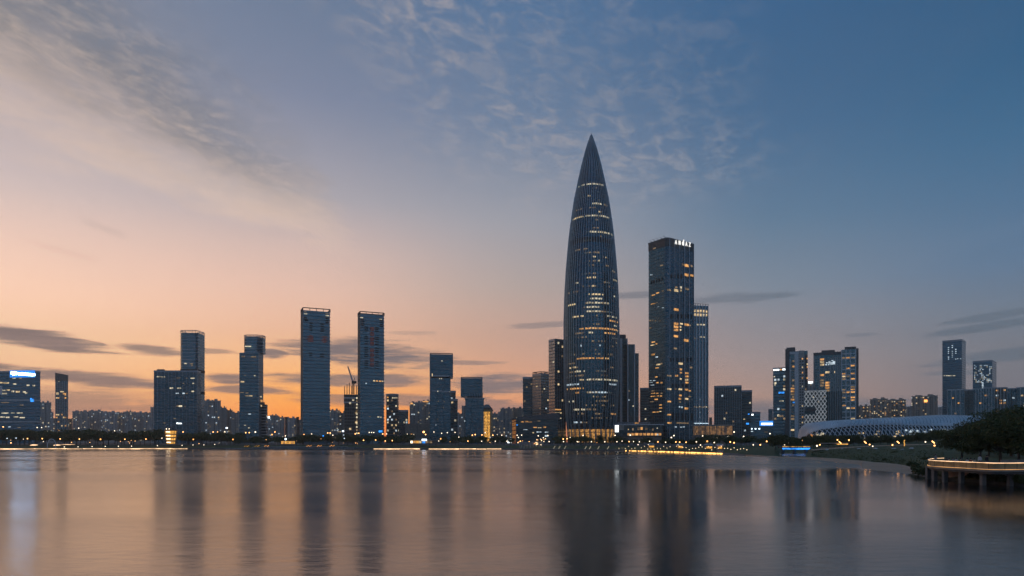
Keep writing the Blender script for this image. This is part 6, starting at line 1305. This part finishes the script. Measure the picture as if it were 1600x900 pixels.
bw = empty('bench_wall', (X(1592, 101), 101, ZD), 'long low brown bench wall on the terrace near the picture edge', 'bench'); b.box(-2.2, 0, 0, 6, .6, .62); b.build('seat', 'concrete_brown', bw); b = MB(); b.box(-2.2, .6, 0, 6, .8, 1.0); b.build('backrest', 'concrete_brown', bw)

# ---------------------------------------------------------------- people on the terrace
plain('skin', (.42, .27, .20), .6); plain('hair', (.02, .017, .015), .6)
for nm, c in (('white', (.62, .62, .60)), ('black', (.025, .025, .03)), ('grey', (.25, .25, .27)), ('red', (.30, .06, .05)), ('blue', (.10, .14, .25)), ('tan', (.42, .34, .26)), ('denim', (.07, .09, .14))): plain('cloth_'+nm, c, .85)
def skin_body(name, V, E, Rr, mats, cut, parent):
    me = bpy.data.meshes.new(name); me.from_pydata(V, E, []); o = bpy.data.objects.new(name, me); COL.objects.link(o); md = o.modifiers.new('s', 'SKIN'); sk = me.skin_vertices[0].data if me.skin_vertices else None
    if sk is None:
        bpy.context.view_layer.objects.active = o; o.select_set(True); bpy.ops.mesh.customdata_skin_add(); sk = me.skin_vertices[0].data
    for i, r in enumerate(Rr): sk[i].radius = (r, r); sk[i].use_root = (i == 0)
    ss = o.modifiers.new('d', 'SUBSURF'); ss.levels = 1; ss.render_levels = 1
    dg = bpy.context.evaluated_depsgraph_get(); m2 = bpy.data.meshes.new_from_object(o.evaluated_get(dg)); bpy.data.objects.remove(o)
    m2.materials.clear()
    for m in mats: m2.materials.append(MATS[m])
    for p in m2.polygons: p.material_index = cut(p.center); p.use_smooth = True
    ob = bpy.data.objects.new(name, m2); COL.objects.link(ob); ob.parent = parent; return ob
def person(px, Y, face, top, bottom, seated, label, z=ZD):
    e = empty('person', (X(px, Y), Y, z), label, 'person', 'people on the terrace'); e.rotation_euler = (0, 0, face)
    h = .45 if seated else .92                    # hip height
    V = [(0, 0, h), (0, .0, h+.28), (0, .02, h+.48), (0, .0, h+.60), (0, -.01, h+.72)]; Rr = [.15, .14, .15, .06, .105]; E = [(0, 1), (1, 2), (2, 3), (3, 4)]
    for s_ in (-1, 1):
        i = len(V); V += [(s_*.19, .02, h+.46), (s_*.24, .04, h+.20), (s_*(.17 if seated else .24), -.20 if seated else -.05, h+(.12 if seated else -.04)), (s_*(.14 if seated else .24), -.28 if seated else -.08, h+(.11 if seated else -.12))]; Rr += [.075, .055, .042, .04]; E += [(2, i), (i, i+1), (i+1, i+2), (i+2, i+3)]
        i = len(V)
        if seated: V += [(s_*.10, -.05, h-.02), (s_*.12, -.42, h+.02), (s_*.12, -.44, .10), (s_*.12, -.58, .04)]
        else: V += [(s_*.10, 0, h-.08), (s_*.11, -.02, .50), (s_*.11, .02, .09), (s_*.11, -.14, .04)]
        Rr += [.10, .075, .05, .04]; E += [(0, i), (i, i+1), (i+1, i+2), (i+2, i+3)]
    def cut(c):
        if c.z > h+.56 or (abs(c.x) > .12 and c.y < -.22 and c.z > h+.02 and c.y > -.33): return 2
        return 0 if c.z > h+.02 else 1
    skin_body('body', V, E, Rr, ['cloth_'+top, 'cloth_'+bottom, 'skin'], cut, e)
    b = MB(); b.ball((0, .025, h+.755), .118, 8, 6, sz=1.05); b.build('hair', 'hair', e, None, smooth=True)
    if seated:
        b = MB(); b.box(-.25, -.2, h-.13, .25, .25, h-.08)
        for sx in (-.22, .22):
            for sy in (-.17, .22): b.tube([(sx, sy, 0), (sx, sy, h-.1)], .02, 4)
        st_ = empty('stool', (X(px, Y), Y, z), 'small dark stool under '+label, 'stool', 'stools on the terrace'); st_.rotation_euler = (0, 0, face); b.build('frame', 'metal_dark', st_)
for a in [(1462, 106, .4, 'grey', 'black', False, 'person in grey standing at the round end of the terrace'), (1479, 104, 2.8, 'black', 'denim', True, 'person in black sitting at the left of the terrace'), (1483, 102.5, 3.6, 'tan', 'black', True, 'person in tan sitting beside the one in black'), (1489, 103.5, .3, 'grey', 'denim', True, 'seated person in grey facing the water under the trees'),
          (1494, 102, 2.9, 'white', 'denim', True, 'seated person in white nearest the left trunk'), (1501, 101, 1.2, 'black', 'black', True, 'seated person in black turned sideways mid terrace'), (1511, 100.5, 3.2, 'white', 'grey', True, 'seated person in white in the middle of the terrace'), (1517, 101, 2.4, 'red', 'black', True, 'seated person in red near the middle of the terrace'),
          (1523, 98.5, .2, 'tan', 'denim', True, 'seated person in tan close to the rail'), (1531, 99.5, 3.0, 'white', 'black', False, 'person in a white top standing under the tree'), (1542, 99, 1.8, 'black', 'denim', False, 'person in dark clothes standing beside the shrub')]: person(*a)
for px, Y, lab in ((1486, 101.5, 'left small round cafe table on the terrace'), (1506, 99.5, 'middle small round cafe table on the terrace'), (1520, 99.6, 'right small round cafe table on the terrace')):
    e = empty('cafe_table', (X(px, Y), Y, ZD), lab, 'table', 'cafe tables on the terrace'); b = MB(); b.lathe((0, 0, 0), [(.02, .68), (.4, .68), (.4, .72), (.02, .72)], 14); b.build('tabletop', 'concrete_light', e); b = MB(); b.tube([(0, 0, 0), (0, 0, .68)], .04, 6); b.lathe((0, 0, 0), [(.25, 0), (.25, .03), (.03, .06)], 10); b.build('leg', 'metal_dark', e); b = MB(); b.ball((0, 0, .8), .07, 6, 4); b.build('table_lamp', 'bulb', e)
# ---------------------------------------------------------------- evening haze
def build_haze(density):
    m = bpy.data.materials.new('haze_air'); m.use_nodes = True; t = NT(m.node_tree); t.n.clear(); out = t.new('ShaderNodeOutputMaterial'); v = t.new('ShaderNodeVolumePrincipled')
    v.inputs['Color'].default_value = (.97, .90, .74, 1); v.inputs['Density'].default_value = density; v.inputs['Anisotropy'].default_value = .35
    t.l.new(v.outputs[0], out.inputs['Volume']); MATS['haze_air'] = m
    b = MB(); b.box(-3400, -700, -3, 3400, 2700, 425); tag(b.build('haze', 'haze_air'), kind='stuff')
HAZE = 0.00016
if HAZE: build_haze(HAZE)

# things that look alike are told apart by their place in the row
ORD = 'first second third fourth fifth sixth seventh eighth ninth tenth eleventh twelfth thirteenth fourteenth fifteenth sixteenth seventeenth eighteenth nineteenth twentieth'.split()
ORD += ['twenty-'+w for w in ORD[:9]]+['thirtieth']+['thirty-'+w for w in ORD[:9]]+['fortieth']
same = {}
for o in SC.objects:
    if o.parent is None and o.get('label'): same.setdefault(o['label'], []).append(o)
for lab, os_ in same.items():
    if len(os_) > 1:
        for k, o in enumerate(sorted(os_, key=lambda q: q.location.x/max(1, q.location.y))):
            o['label'] = lab+', '+ORD[min(k, len(ORD)-1)]+' from left'
